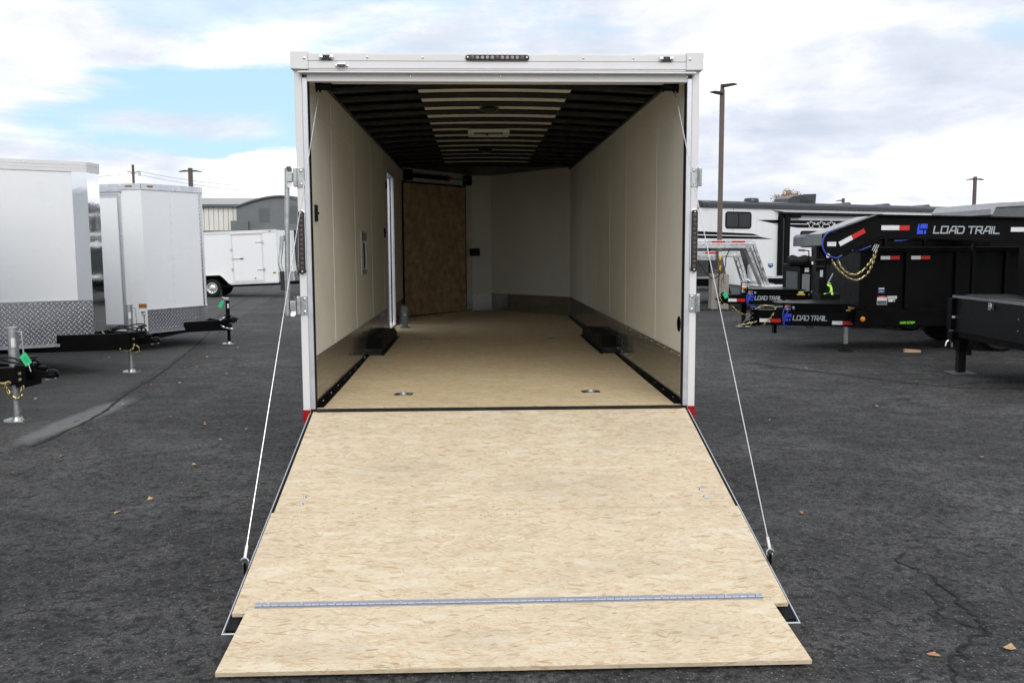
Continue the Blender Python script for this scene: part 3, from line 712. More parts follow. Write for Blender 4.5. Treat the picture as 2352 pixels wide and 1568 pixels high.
for x in (-1.19, -.56, .01, .62, 1.21): MB().lathe([(.007, 0), (.006, .004), (.003, .006)], 8, Matrix.Translation((x, -.008, 2.798)) @ Matrix.Rotation(R(90), 4, 'X')).build('screw', 'zinc', T)
def pill(cx, cz, w, h, y, t, n=8):
    pts = []
    r = min(w, h) / 2
    if w > h:
        for k in range(n + 1): a = -math.pi / 2 + math.pi * k / n; pts.append((cx + w / 2 - r + r * math.cos(a), cz + r * math.sin(a)))
        for k in range(n + 1): a = math.pi / 2 + math.pi * k / n; pts.append((cx - w / 2 + r + r * math.cos(a), cz + r * math.sin(a)))
    else:
        for k in range(n + 1): a = math.pi * k / n; pts.append((cx + r * math.cos(a), cz + h / 2 - r + r * math.sin(a)))
        for k in range(n + 1): a = math.pi + math.pi * k / n; pts.append((cx + r * math.cos(a), cz - h / 2 + r + r * math.sin(a)))
    return MB().prism(pts, 'y', y - t, y)
FACE_Y = Matrix.Rotation(R(90), 4, 'X')
for x, z in ((-1.085, 2.909), (1.071, 2.906)):
    ml = pill(x, z, .088, .030, -.0245, .012).build('marker_light', 'smoked_lens', T, .003)
    for dx in (-.033, .033): MB().lathe([(.014, 0), (.012, .006), (.004, .008)], 12, Matrix.Translation((x + dx, -.0365, z + .002)) @ FACE_Y).build('screw', 'zinc', ml)
lh = MB().prism([(-.024, 2.880), (-.052, 2.868), (-.050, 2.853), (-.040, 2.864), (-.024, 2.868)], 'x', -1.018, -.962).build('plate_light', 'chrome', T, .002)
MB().box(-1.010, -.970, -.044, -.0245, 2.852, 2.864).build('lens', 'dark_glass', lh)
for dx in (-.034, .034): MB().lathe([(.009, 0), (.008, .004), (.003, .006)], 10, Matrix.Translation((-.99 + dx, -.0245, 2.858)) @ FACE_Y).build('screw', 'zinc', lh)
bl = pill(-.008, 2.911, .405, .036, -.0245, .014).build('brake_light', 'smoked_lens', T, .004)
for k in range(11):
    x = -.008 - .158 + k * .0316; big = k in (0, 5, 10)
    MB().lathe([(.0135 if big else .011, 0), (.012 if big else .0095, .0015), (.003, .002)], 14, Matrix.Translation((x, -.0385, 2.911)) @ FACE_Y).build('led', 'led_clear' if not big else 'led', bl)
for x in (-.195, .179): MB().lathe([(.008, 0), (.007, .003), (.003, .005)], 10, Matrix.Translation((x, -.0385, 2.911)) @ FACE_Y).build('screw', 'zinc', bl)
for s in (1, -1):
    x = s * 1.272
    bz = pill(x, 1.755, .049, .414, -.0005, .010).build('tail_light', 'chrome', T, .003)
    ln = pill(x, 1.755, .042, .405, -.0107, .014, 10).build('lens', 'smoked_lens', bz, .006)
    for k in range(12):
        z = 1.755 - .165 + k * .030
        MB().lathe([(.0125, 0), (.011, .0015), (.004, .0022)], 14, Matrix.Translation((x, -.0247, z)) @ FACE_Y).build('led', 'led', bz)
    for z in (1.755 - .187, 1.755 + .187): MB().lathe([(.007, 0), (.006, .003), (.003, .005)], 8, Matrix.Translation((x, -.0247, z)) @ FACE_Y).build('screw', 'zinc', bz)
# bar lock on the left, keepers on both posts
for s in (1, -1):
    for z in (2.166, 1.348):
        x = s * 1.270
        pl = MB().box(x - .023, x + .023, -.006, -.0005, z - .062, z + .062).build('keeper_plate', 'galvanised', T, .004)
        for dz in (-.042, .042): MB().lathe([(.010, 0), (.009, .005), (.004, .008)], 10, Matrix.Translation((x - s * .004, -.006, z + dz)) @ FACE_Y).build('bolt', 'zinc', pl)
        e = s * 1.302
        MB().box(min(e - .012, e + .012), max(e - .012, e + .012), -.028, .0, z - .06, z + .06).build('keeper_lip', 'galvanised', pl, .004)
        if s > 0: MB().tube([(e, -.034, z - .045), (e, -.034, z + .045)], .009, 8).build('pin', 'galvanised', pl)
lb = MB().tube([(-1.372, -.03, 1.285), (-1.350, -.03, 2.225)], .0165, 12).build('lock_bar', 'galvanised', T, smooth=True)
for z in (2.166, 1.348):
    MB().box(-1.352, -1.316, -.046, -.012, z - .030, z + .030).build('cam_head', 'galvanised', lb, .003)
    for s in (1, -1):
        MB().add([(-1.345, -.04, z + s * .030), (-1.318, -.04, z + s * .030), (-1.314, -.052, z + s * .052), (-1.322, -.060, z + s * .066), (-1.346, -.060, z + s * .066), (-1.350, -.052, z + s * .052),
                  (-1.345, -.035, z + s * .030), (-1.318, -.035, z + s * .030), (-1.314, -.047, z + s * .052), (-1.322, -.054, z + s * .066), (-1.346, -.054, z + s * .066), (-1.350, -.047, z + s * .052)],
                 [(0, 1, 2, 3, 4, 5), (11, 10, 9, 8, 7, 6), (0, 1, 7, 6), (1, 2, 8, 7), (2, 3, 9, 8), (3, 4, 10, 9), (4, 5, 11, 10), (5, 0, 6, 11)]).build('cam_hook', 'galvanised', lb)
MB().box(-1.402, -1.378, -.052, -.026, 1.762, 1.80).build('handle_bracket', 'galvanised', lb, .003)
hp = [(-1.392, -.045, 1.785), (-1.398, -.048, 1.70), (-1.406, -.06, 1.64), (-1.400, -.07, 1.60), (-1.391, -.072, 1.57)]
MB().tube(catmull(hp, 5), .0125, 8).build('lock_handle', 'galvanised', lb, smooth=True)
MB().tube([(-1.391, -.072, 1.57), (-1.389, -.073, 1.45)], .0135, 10).build('handle_grip', 'plastic_grip', lb, smooth=True)
# cable drums under the header
for s in (1, -1):
    MB().lathe([(.036, -.010), (.036, -.004), (.022, -.002), (.022, .012), (.036, .014), (.036, .018), (.022, .020), (.022, .080), (.03, .082), (.03, .088)], 18, Matrix.Translation((s * 1.16, .07, 2.745)) @ Matrix.Rotation(R(-90 * s), 4, 'Y')).build('cable_drum', 'black_paint', T, smooth=True)
MB().tube([(-1.07, .07, 2.80), (1.07, .07, 2.80)], .022, 10).build('torsion_tube', 'black_paint', T)
# outside skin, for anyone stepping to the side
for s in (1, -1):
    for k in range(6):
        a, b = .105 + k * 1.22, min(.105 + (k + 1) * 1.22, VY)
        if s < 0 and a < DY0 + .5 < b + .9 and b > DY0 and a < DY1:
            if a < DY0: MB().box(-HW, -HW + .003, a + .001, DY0, .60, 2.84).build('outer_panel', 'white_paint', T)
            if b > DY1: MB().box(-HW, -HW + .003, DY1, b - .001, .60, 2.84).build('outer_panel', 'white_paint', T)
            MB().box(-HW, -HW + .003, max(a, DY0), min(b, DY1), 2.67, 2.84).build('outer_panel', 'white_paint', T)
            continue
        MB().box(*sorted((s * HW, s * (HW - .003))), a + .001, b - .001, .60, 2.84).build('outer_panel', 'white_paint', T)
    MB().box(*sorted((s * (HW + .006), s * (HW - .03))), .10, VY, 2.84, 2.945).build('roof_rail', 'aluminium', T)
def side_wheel(parent, c, r, w, s):
    n0 = len(parent.children); t = wheel(parent, (0, 0, 0), r, w, -1)
    t.matrix_local = Matrix.Translation(c) @ Matrix.Rotation(R(90 * s), 4, 'Z')
for s in (1, -1):
    for y in (3.38, 4.22): side_wheel(T, (s * 1.175, y, .37), .37, .20, s)
for p, q in (((HW, VY), (.13, 8.92)), ((.13, 8.92), (-.26, 8.86)), ((-.26, 8.86), (-HW, VY))):
    MB().seg(p, q, .004, 1.02, 2.90).build('nose_skin', 'white_paint', T); MB().seg(p, q, .006, .56, 1.02).build('stone_guard', 'tread_plate', T)
cpl = MB().prism([(-.09, 9.95), (-.06, 10.5), (.06, 10.5), (.09, 9.95)], 'z', .45, .56); cpl.build('coupler', 'black_paint', T, .02)
MB().tube([(0, 10.1, .02), (0, 10.1, .95)], .035, 12).box(-.1, .1, 10.0, 10.2, 0, .02).build('tongue_jack', 'galvanised', T)
# lowered ramp door ------------------------------------------------
RA = math.atan2(.655 - .0897, 2.1512)
# ramp frame: s runs down the ramp, x across, n up from its face
def rm(s, x, n):
    c, d = math.cos(RA), math.sin(RA)
    return (x, -.016 - s * c - n * d, .656 - s * d + n * c)
def ramp_poly(mb, pts, n0, n1):
    k = len(pts)
    mb.add([rm(s, x, n0) for x, s in pts] + [rm(s, x, n1) for x, s in pts], [tuple(range(k)), tuple(range(2 * k - 1, k - 1, -1))] + [(i, (i + 1) % k, k + (i + 1) % k, k + i) for i in range(k)])
    return mb
skin = MB()
ramp_poly(skin, [(-1.250, .01), (1.250, .01), (1.250, 2.222), (-1.250, 2.222)], -.060, -.052)
ramp = skin.build('ramp_door', 'white_frame', T)
for s in (1, -1):
    e = MB(); ramp_poly(e, [(s * 1.247, .01), (s * 1.252, .01), (s * 1.252, 2.222), (s * 1.247, 2.222)], -.0515, -.012); e.build('frame_rail', 'alu_frame', ramp)
    e = MB(); ramp_poly(e, [(s * 1.20, .012), (s * 1.2465, .012), (s * 1.2465, 2.19), (s * 1.20, 2.19)], -.0515, -.021); e.build('rubber_seal', 'black_matte', ramp)
e = MB(); ramp_poly(e, [(-1.252, 2.2225), (1.252, 2.2225), (1.252, 2.232), (-1.252, 2.232)], -.060, -.012); e.build('frame_rail', 'aluminium', ramp)
e = MB(); ramp_poly(e, [(-1.21, 2.115), (1.21, 2.115), (1.21, 2.19), (-1.21, 2.19)], -.0515, -.024); e.build('rubber_seal', 'black_matte', ramp)
for s in (1, -1):
    tb = MB().tube([rm(2.20, s * 1.20, -.02), rm(2.20, s * .9, -.02)], .014, 8); tb.build('bulb_seal', 'rubber', ramp, smooth=True)
for a, b, hw in ((.012, 1.262, 1.225), (1.265, 2.105, 1.237)):
    e = MB()
    if a < 1: pts = [(-hw, a), (hw, a), (hw, b), (-hw, b)]
    else: pts = [(-hw, a), (hw, a), (hw, b), (1.168, b), (1.168, 2.056), (-1.178, 2.056), (-1.178, b), (-hw, b)]
    ramp_poly(e, pts, -.018, .0)
    e.build('ramp_sheet', 'osb', ramp)
# flap hinged at the end: own slope down to the ground
h0 = Vector(rm(2.060, 0, -.001)); fl_end = Vector((0, -2.437, .034)); fd_ = (fl_end - h0); fl = fd_.length; fd_.normalize(); fn = Vector((0, fd_.z, -fd_.y)); fn = fn if fn.z > 0 else -fn
def fm(s, x, n): p = h0 + fd_ * s + fn * n; return (x, p.y, p.z)
flp = [(-1.176, 0), (1.166, 0), (1.205, fl), (-1.205, fl)]
vs = [fm(s, x, -.019) for x, s in flp] + [fm(s, x, 0) for x, s in flp]
# the flap is a hair wider towards its tip, and its left tip sags
MB().add(vs, [(0, 1, 2, 3), (7, 6, 5, 4), (0, 1, 5, 4), (1, 2, 6, 5), (2, 3, 7, 6), (3, 0, 4, 7)]).build('ramp_flap', 'osb', ramp)
ph = MB(); ramp_poly(ph, [(-1.147, 2.032), (1.135, 2.032), (1.135, 2.053), (-1.147, 2.053)], .0008, .0025)
pho = ph.build('piano_hinge', 'hinge_steel', ramp)
kn = MB(); nk = 64; L = (1.135 + 1.147)
for k in range(nk):
    x0 = -1.147 + L * k / nk; kn.tube([rm(2.058, x0 + .0015, .004), rm(2.058, x0 + L / nk - .0015, .004)], .0055, 7)
stuff(kn.build('hinge_knuckles', 'hinge_steel', pho))
MB().add([fm(.004, -1.147, .0008), fm(.004, 1.135, .0008), fm(.012, 1.135, .0008), fm(.012, -1.147, .0008), fm(.004, -1.147, .0024), fm(.004, 1.135, .0024), fm(.012, 1.135, .0024), fm(.012, -1.147, .0024)], [(0, 1, 2, 3), (4, 5, 6, 7), (0, 1, 5, 4), (1, 2, 6, 5), (2, 3, 7, 6), (3, 0, 4, 7)]).build('hinge_leaf', 'hinge_steel', pho)
rotR = Matrix(((1, 0, 0), (0, math.cos(RA), -math.sin(RA)), (0, math.sin(RA), math.cos(RA)))).to_4x4()
sm = MB().lathe([(.0065, 0), (.006, .002), (.003, .003), (.001, .003)], 12)
sme = sm.mesh('hinge_screw')
for k in range(16):
    x = -1.09 + k * .147; link('hinge_screw', sme, 'zinc', pho, M=Matrix.Translation(rm(2.042, x, .0026)) @ rotR)
bme = MB().lathe([(.015, 0), (.014, .0025), (.008, .005), (.0075, .003), (.002, .0025)], 16).mesh('carriage_bolt')
for x, s in ((-1.093, 1.115), (-1.098, 1.185), (1.08, 1.09), (1.087, 1.165)): link('carriage_bolt', bme, 'zinc', ramp, M=Matrix.Translation(rm(s, x, .0002)) @ rotR)
nails = MB()
for x, s in [(random.uniform(-1.15, 1.15), .62 + random.uniform(-.02, .02)) for _ in range(9)] + [(random.uniform(-1.18, 1.18), 1.30 + random.uniform(-.02, .03)) for _ in range(14)] + [(random.uniform(-1.2, 1.2), 1.23) for _ in range(8)]:
    nails.lathe([(.005, 0), (.004, .0008)], 7, Matrix.Translation(rm(s, x, .0003)) @ rotR)
stuff(nails.build('nail_heads', 'steel_grey', ramp))
# lift cables and their brackets
for s in (1, -1):
    b = Vector(rm(1.745, s * 1.262, .012))
    MB().box(min(s * 1.2525, s * 1.264), max(s * 1.2525, s * 1.264), b.y - .022, b.y + .016, b.z - .045, b.z + .012).build('cable_bracket', 'black_paint', ramp)
    ey = MB().tube([(b.x + .016 * math.cos(t * .6), b.y - .004, b.z + .014 + .016 * math.sin(t * .6)) for t in range(11)], .005, 7).build('cable_eye', 'zinc', ramp, smooth=True)
    top = Vector((s * 1.150, .075, 2.725)); bt = b + Vector((0, 0, .03))
    d = (top - bt).normalized()
    MB().tube([bt, bt + d * .06], .0075, 8).build('cable_ferrule', 'zinc', ramp)
    MB().tube([bt + d * .05, top], .0027, 7).build('lift_cable', 'zinc', T, smooth=True)
# loose things standing in the trailer
w = thing('wrapped_bracket', 'steel bracket in clear plastic wrap standing on the trailer floor by the side door', 'bracket', (-1.07, 5.75, fz(5.8)))
MB().box(-.035, .035, -.03, .03, .012, .27).box(-.06, .06, -.05, .05, .0, .012).build('post', 'warehouse_grey_dark', w, .003)
MB().lathe([(.012, 0), (.012, .006), (.005, .009)], 12, Matrix.Translation((.0, -.03, .17)) @ FACE_Y).build('bolt', 'sticker_white', w)
MB().lathe([(.115, 0.001), (.085, .03), (.07, .16), (.06, .27), (.05, .29), (.012, .30)], 9).build('plastic_wrap', 'plastic_wrap', w)

# ------------------------------------------------------------------ white cargo trailers on the left
def jack(t, x, z_top, z_bot, r, mat, crank='side', s=1.0):
    """tongue jack at local x: outer tube, inner tube, foot, crank"""
    j = MB().tube([(x, 0, .30), (x, 0, z_top)], r, 16).build('tongue_jack', mat, t, smooth=True)
    MB().tube([(x, 0, z_bot + .02), (x, 0, .42)], r * .78, 14).build('inner_tube', mat, j, smooth=True)
    MB().lathe([(r * 1.06, z_top - .012), (r * 1.06, z_top), (r * .9, z_top + .004)], 16, Matrix.Translation((x, 0, 0))).build('jack_cap', mat, j, smooth=True)
    f = MB().box(x - .10 * s, x + .10 * s, -.075, .075, z_bot, z_bot + .008)
    f.prism([(x - .10 * s, z_bot + .008), (x - .10 * s, z_bot + .03), (x - .085 * s, z_bot + .008)], 'y', -.075, .075).prism([(x + .10 * s, z_bot + .008), (x + .10 * s, z_bot + .03), (x + .085 * s, z_bot + .008)], 'y', -.075, .075)
    f.lathe([(r * 1.2, z_bot + .008), (r * .8, z_bot + .05)], 12, Matrix.Translation((x, 0, 0)))
    f.build('jack_foot', 'galvanised', j, .002)
    if crank == 'side':
        zc = z_top - .045
        MB().tube(catmull([(x + r, -.01, zc), (x + r + .035, -.01, zc), (x + r + .05, -.012, zc - .02), (x + r + .062, -.02, zc - .20), (x + r + .068, -.022, zc - .245), (x + r + .095, -.024, zc - .258)], 5), .0075, 8).build('crank_rod', 'galvanised', j, smooth=True)
        MB().tube([(x + r + .09, -.024, zc - .257), (x + r + .205, -.026, zc - .247)], .0145, 10).build('crank_grip', 'plastic_grip', j, smooth=True)
        MB().box(x + r * .2, x + r * .85, -r * 1.02, -r * .55, zc - .15, zc - .06).build('sticker', 'sticker_white', j)
    else:
        MB().tube([(x, -.02, z_top + .03), (x - .1, -.02, z_top + .055)], .014, 8).build('crank_rod', 'galvanised', j, smooth=True)
        MB().tube([(x - .095, -.02, z_top + .055), (x - .098, -.02, z_top + .19)], .016, 10).build('crank_grip', 'plastic_grip', j, smooth=True)
        MB().lathe([(.03, z_top), (.028, z_top + .04), (.01, z_top + .05)], 12, Matrix.Translation((x, 0, 0))).build('crank_hub', 'zinc', j, smooth=True)
        MB().box(x + r * .2, x + r * .9, -r * 1.02, -r * .4, z_top - .14, z_top - .06).build('sticker', 'sticker_white', j)
    return j
def coupler(t, x0, x1, z, mat='black_paint'):
    """ball coupler from x0 to its nose x1"""
    L = x1 - x0
    c = MB().prism([(x0, z - .045), (x0 + L * .72, z - .020), (x0 + L * .72, z + .035), (x0 + L * .3, z + .05), (x0, z + .045)], 'y', -.055, .055)
    c.lathe([(.058, -.03), (.062, .0), (.055, .03), (.035, .05), (.01, .056)], 16, Matrix.Translation((x1 - .062, 0, z)))
    c.box(x0 + L * .2, x0 + L * .55, -.02, .02, z + .045, z + .085)
    cp = c.build('coupler', mat, t, .006)
    MB().tube([(x0 + L * .55, -.03, z - .05), (x1 - .01, -.03, z - .03)], .010, 8).build('coupler_lip', 'steel_grey', cp)
    return cp
def cargo_trailer(loc, hd, pu, o, label):
    """local +x points to the coupler, local -y is the side seen; the tongue jack stands at the origin"""
    t = thing('cargo_trailer', label, 'trailer', loc, rot=(0, -R(pu), R(hd)), group='white cargo trailers parked on the left')
    hw, tn, xn, dv, L, z0, z1, pl = o['hw'], o['tn'], o['xn'], o['dv'], o['L'], o['z0'], o['z1'], o['plate']
    xs = xn - dv; xb = xs - L
    O = [(xb, -hw), (xs, -hw), (xn, -tn), (xn, tn), (xs, hw), (xb, hw)]
    i = .02
    MB().prism([(xb + i, -hw + i), (xs, -hw + i), (xn - i, -tn), (xn - i, tn), (xs, hw - i), (xb + i, hw - i)], 'z', z0 + .01, z1 - .02).build('body', 'white_paint', t)
    MB().prism([(xb, -hw), (xs, -hw), (xn, -tn), (xn, tn), (xs, hw), (xb, hw)], 'z', z1 - .018, z1 + .004).build('roof', 'white_paint', t)
    th = o.get('trim', .12)
    segs = list(zip(O, O[1:] + O[:1]))
    for k, (p, q) in enumerate(segs):
        p = Vector(p); q = Vector(q); D = (q - p).length
        lo = z0 + .02
        nose = k in (1, 2, 3)
        # sheets, with a hair of joint between them
        cuts = [0.0]
        if k == 0: 
            c = D
            back = []
            while c > 0: back.append(c); c -= 1.22
            cuts = [0.0] + sorted(back)
        elif k == 4:
            cuts = [min(D, 1.22 * n) for n in range(int(D / 1.22) + 1)] + [D]
        elif k in (1, 3): cuts = [0.0, D * o.get('seam', .5), D]
        else: cuts = [0.0, D]
        cuts = sorted(set(round(c, 4) for c in cuts))
        for a, b in zip(cuts, cuts[1:]):
            if b - a < .02: continue
            A, B = p + (q - p) * ((a + .0012) / D), p + (q - p) * ((b - .0012) / D)
            mat = 'white_paint'
            if k == 2 and o.get('nose_mat'): mat = o['nose_mat']
            MB().seg(A, B, -.019, lo, z1 - th + .01).build('side_panel', mat, t)
        d = (q - p).normalized(); n = Vector((d.y, -d.x))
        if 1 <= k <= 3 or k == 0:
            rv_ = MB()
            for a in cuts[1:-1]:
                z = lo + (pl if nose else 0) + .1
                while z < z1 - th:
                    pp = p + d * (a + .014); M = Matrix((Vector((d.x, d.y, 0)), Vector((0, 0, 1)), Vector((n.x, n.y, 0)))).transposed().to_4x4(); M.translation = (pp.x, pp.y, z)
                    rv_.lathe([(.007, 0), (.006, .003), (.002, .0045)], 6, M); z += .15
            if rv_.v: stuff(rv_.build('panel_rivets', 'zinc', t))
        # seg() pushes to the right-hand side of p->q, which is outwards here
        if th > .1:
            for a, b in ((z1 - th, z1 - th * .66), (z1 - th * .65, z1 - th * .34), (z1 - th * .33, z1 + .006)): 
                MB().seg(p - d * .0, q, .012 if a < z1 - th * .5 else .014, a, b, .0005).build('roof_trim', 'aluminium' if o.get('alu') else 'white_frame', t)
        else: MB().seg(p, q, .012, z1 - th, z1 + .006, .0005).build('roof_trim', 'aluminium' if o.get('alu') else 'white_frame', t, .003)
        sc = MB()
        for s_ in range(max(1, int(D / .45))):
            pp = p + d * (.2 + s_ * .45) + n * .0135
            M = Matrix((Vector((d.x, d.y, 0)), Vector((0, 0, 1)), Vector((n.x, n.y, 0)))).transposed().to_4x4(); M.translation = (pp.x, pp.y, z1 - th * .2)
            sc.lathe([(.008, 0), (.007, .004), (.003, .006)], 8, M)
        stuff(sc.build('trim_screws', 'zinc', t))
        if nose and not (k == 2 and o.get('nose_mat')): MB().seg(p, q, .005, z0, z0 + pl, .001).build('stone_guard', o.get('plate_mat', 'tread_plate'), t)
        MB().seg(p, q, .010, z0 - .025, z0 + .012, .0005 if not nose else .0065).build('bottom_trim', 'aluminium', t)
        if nose and not (k == 2 and o.get('nose_mat')): MB().seg(p, q, .010, z0 + pl, z0 + pl + .014, .0015).build('guard_trim', 'aluminium', t)
    p, q = Vector(O[1]), Vector(O[2])
    if o.get('chrome_strip'):
        a = p.lerp(q, 1 - o['chrome_strip'] / (q - p).length)
        MB().seg(a, q, .004, z0 + pl + .012, z1 - th, .001).build('corner_strip', 'chrome', t)
    if o.get('tread_strip'):
        a = p.lerp(q, 1 - .035 / (q - p).length); MB().seg(a, q, .005, z0 + pl, z1 - th, .001).build('corner_strip', 'tread_plate', t)
    # tongue
    zb0, zb1, xe = o['beam']
    for s in (-1, 1):
        MB().prism([(xs - .3, s * hw * .72), (xs - .3, s * (hw * .72 + .06)), (xe, s * .11), (xe, s * .05)], 'z', zb0, zb1).build('tongue_beam', 'black_paint', t, .006)
    MB().box(xb + .1, xs, -hw * .7, hw * .7, z0 - .14, z0 - .026).build('chassis_frame', 'black_paint', t)
    if o['heavy']:
        MB().box(xe - .04, xe + .07, -.14, .14, zb0 - .02, zb1 + .02).build('hitch_plate', 'black_paint', t, .004)
        for z in (zb0 + (zb1 - zb0) * .33, zb0 + (zb1 - zb0) * .66): 
            MB().lathe([(.022, 0), (.020, .008), (.012, .016)], 6, Matrix.Translation((xe + .015, -.14, z)) @ FACE_Y).build('bolt', 'gold_chain', t, smooth=True)
        coupler(t, xe + .06, xe + .33, (zb0 + zb1) / 2 + .0)
        for dx in (.055, .12):
            MB().tube([(xe + dx + .035 * math.cos(k * .52), -.05, zb1 + .03 + .035 * math.sin(k * .52)) for k in range(12)], .011, 7, closed=True).build('lifting_ring', 'black_paint', t, smooth=True)
    else:
        cpm = MB().prism([(xe - .25, -.18), (xe + .02, -.07), (xe + .02, .07), (xe - .25, .18)], 'z', zb0 + .01, zb1 + .015); cpm.build('hitch_plate', 'black_paint', t, .004)
        coupler(t, xe - .12, xe + .14, zb1 - .02)
        MB().box(xe - .12, xe + .02, -.06, .06, zb0 - .01, zb0 + .06).build('jack_mount', 'black_paint', t)
    jack(t, 0, o['jack'], .0, o['jr'], o['jmat'], o['crank'])
    for k, ph_ in enumerate(o.get('loops', [])):
        MB().tube(catmull(ph_, 6), .009, 7).build('wiring_cable', 'rubber', t, smooth=True)
    for path, mt, sz in o.get('chains', []): chain(path, t, mt, sz, sz * .115)
    # running gear
    zt = o.get('tyre', .36); xm = xs - L * .55
    for s in (-1, 1):
        for dx in o.get('axles', (-.43, .43)): wheel(t, (xm + dx, s * (hw - .12), zt - .0), zt, .20, s)
        MB().prism([(xm - .95, zt + .25), (xm - .8, zt + .45), (xm + .8, zt + .45), (xm + .95, zt + .25), (xm + .9, zt + .25), (xm + .77, zt + .42), (xm - .77, zt + .42), (xm - .9, zt + .25)], 'y', s * hw, s * (hw + .02)).build('fender', 'aluminium', t)
    return t, O
loops1 = [[(-1.3, -.2, .57), (-.55, -.12, .575), (-.2, -.1, .60), (.02, -.1, .66), (.16, -.05, .69), (.2, .04, .66), (.05, .09, .60)],
          [(-.35, -.12, .575), (-.2, -.14, .625), (.0, -.14, .63), (.22, -.13, .585), (.05, -.15, .572), (-.2, -.13, .59), (-.1, -.06, .66), (.12, .02, .62)],
          [(-.25, -.1, .58), (-.05, -.13, .64), (.15, -.12, .60), (.28, -.05, .575)]]
base1 = dict(hw=1.295, tn=.16, xn=-.43, dv=1.46, L=6.0, z0=.435, z1=2.90, plate=.59, trim=.13, seam=.20, beam=(.335, .565, .10), heavy=True, jack=.955, jr=.046, jmat='galvanised', crank='side',
             chains=[([(-.33, -.13, .585), (-.26, -.15, .50), (-.17, -.16, .40), (-.05, -.16, .335), (.04, -.15, .315)], 'gold_chain', .075),
                     ([(.04, -.15, .315), (.10, -.15, .35), (.13, -.14, .40), (.17, -.15, .39), (.2, -.15, .34), (.16, -.15, .30), (.08, -.15, .31)], 'gold_chain', .06)],
             loops=loops1, chrome_strip=.19, nose_mat='chrome', alu=False)
t1, _ = cargo_trailer((-5.01, 6.98, 0), -6, 0, base1, 'white cargo trailer with chrome nose corner and tall tread plate guard, left of the ramp')
# plate of chrome on the nose cap is one of its side panels; rounded grab sheet corner on top
o0 = dict(base1); o0.update(beam=(.385, .565, .12), jack=.95, jr=.05, chrome_strip=None, chains=[
    ([(-.42, -.15, .60), (-.30, -.17, .53), (-.20, -.18, .465), (-.10, -.18, .42), (.0, -.18, .405), (.06, -.17, .425)], 'gold_chain', .075),
    ([(.0, -.15, .39), (.02, -.16, .32), (.06, -.16, .27), (.11, -.16, .25), (.15, -.16, .29), (.165, -.16, .36), (.17, -.15, .40)], 'gold_chain', .062),
    ([(-.22, .1, .39), (-.18, .1, .31), (-.12, .1, .30), (-.10, .1, .38)], 'gold_chain', .06)],
    loops=[[(-.6, -.12, .59), (-.3, -.13, .62), (-.18, -.08, .66), (-.16, -.02, .69), (-.05, -.10, .63), (.12, -.12, .60), (.25, -.12, .59)], [(-.35, -.10, .60), (-.15, -.14, .65), (.05, -.13, .66), (.15, -.12, .61)]])
t0, _ = cargo_trailer((-4.785, 3.30, 0), -5, 0, o0, 'white cargo trailer at the left edge, only its black tongue with green tag in view')
o2 = dict(hw=1.20, tn=.05, xn=-.40, dv=.53, L=5.5, z0=.335, z1=2.83, plate=.37, trim=.10, seam=.46, beam=(.265, .45, .02), heavy=False, jack=.80, jr=.036, jmat='black_paint', crank='top',
          chains=[([(-.02, -.10, .50), (-.09, -.13, .45), (-.13, -.15, .40), (-.06, -.17, .345), (.02, -.17, .31), (.1, -.17, .295), (.15, -.16, .29)], 'steel_chain', .055), ([(-.12, -.15, .40), (-.125, -.16, .35), (-.12, -.16, .29)], 'steel_chain', .05)],
          loops=[[(-.1, -.05, .47), (.0, -.08, .55), (.1, -.05, .50), (.2, -.02, .46), (.05, -.03, .465)]], tread_strip=True, alu=True)
t2, O2 = cargo_trailer((-4.67, 10.8, 0), -6, .7, o2, 'white cargo trailer with side door and low blunt nose, behind the chrome cornered one')
# hook hanging on its chain, amber lights, side door, lock
xs2, hw2 = o2['xn'] - o2['dv'], o2['hw']
MB().tube([(-.12 + .03 * math.cos(k * .55 + 2.2), -.165, .255 + .04 * math.sin(k * .55 + 2.2)) for k in range(9)], .009, 7).build('chain_hook', 'zinc', t2, smooth=True)
M2 = face_frame((xs2 - 3, -hw2), (xs2, -hw2), 0, .003)     # near side, x = 3 at the nose corner
def fr(M, x0, x1, y0, y1, w, mat, parent, name, t=.012, cuts=True):
    b = MB().box(x0, x1, y0, y0 + w, 0, t, M).box(x0, x1, y1 - w, y1, 0, t, M).box(x0, x0 + w, y0 + w, y1 - w, 0, t, M).box(x1 - w, x1, y0 + w, y1 - w, 0, t, M)
    return b.build(name, mat, parent, .002)
door2 = MB().box(1.65, 2.60, .47, 2.62, 0, .014, M2).build('side_door', 'white_paint', t2, .003)
fr(M2, 1.60, 2.65, .42, 2.69, .04, 'aluminium', door2, 'door_frame', .02)
fr(M2, 1.645, 2.605, .465, 2.625, .018, 'alu_frame', door2, 'door_trim', .019)
MB().box(1.55, 2.67, 2.70, 2.725, 0, .035, M2).build('drip_rail', 'aluminium', door2)
dl = MB().box(1.90, 1.955, .53, .60, .0145, .03, M2).build('door_latch', 'zinc', door2, .003)
MB().box(2.86, 2.995, .755, .82, .0, .006, M2).build('side_reflector', 'amber_dark', t2)
lk = MB().box(2.90, 2.97, .66, .70, 0, .02, M2).lathe([(.022, 0), (.018, .03), (.01, .04)], 10, M2 @ Matrix.Translation((2.95, .645, 0))).build('tether_hook', 'zinc', t2, .002)
MB().tube([M2 @ Vector((2.95, .63, .02)), M2 @ Vector((2.948, .36, .02))], .005, 6).build('tether', 'rubber', lk)
Mv = face_frame(O2[1], O2[2], 0, .003)
for M_, x in ((M2, 2.80), (Mv, .18)): MB().box(x - .055, x + .055, o2['z1'] - .055, o2['z1'] - .025, .012, .022, M_).build('marker_light', 'amber_dark', t2, .005)
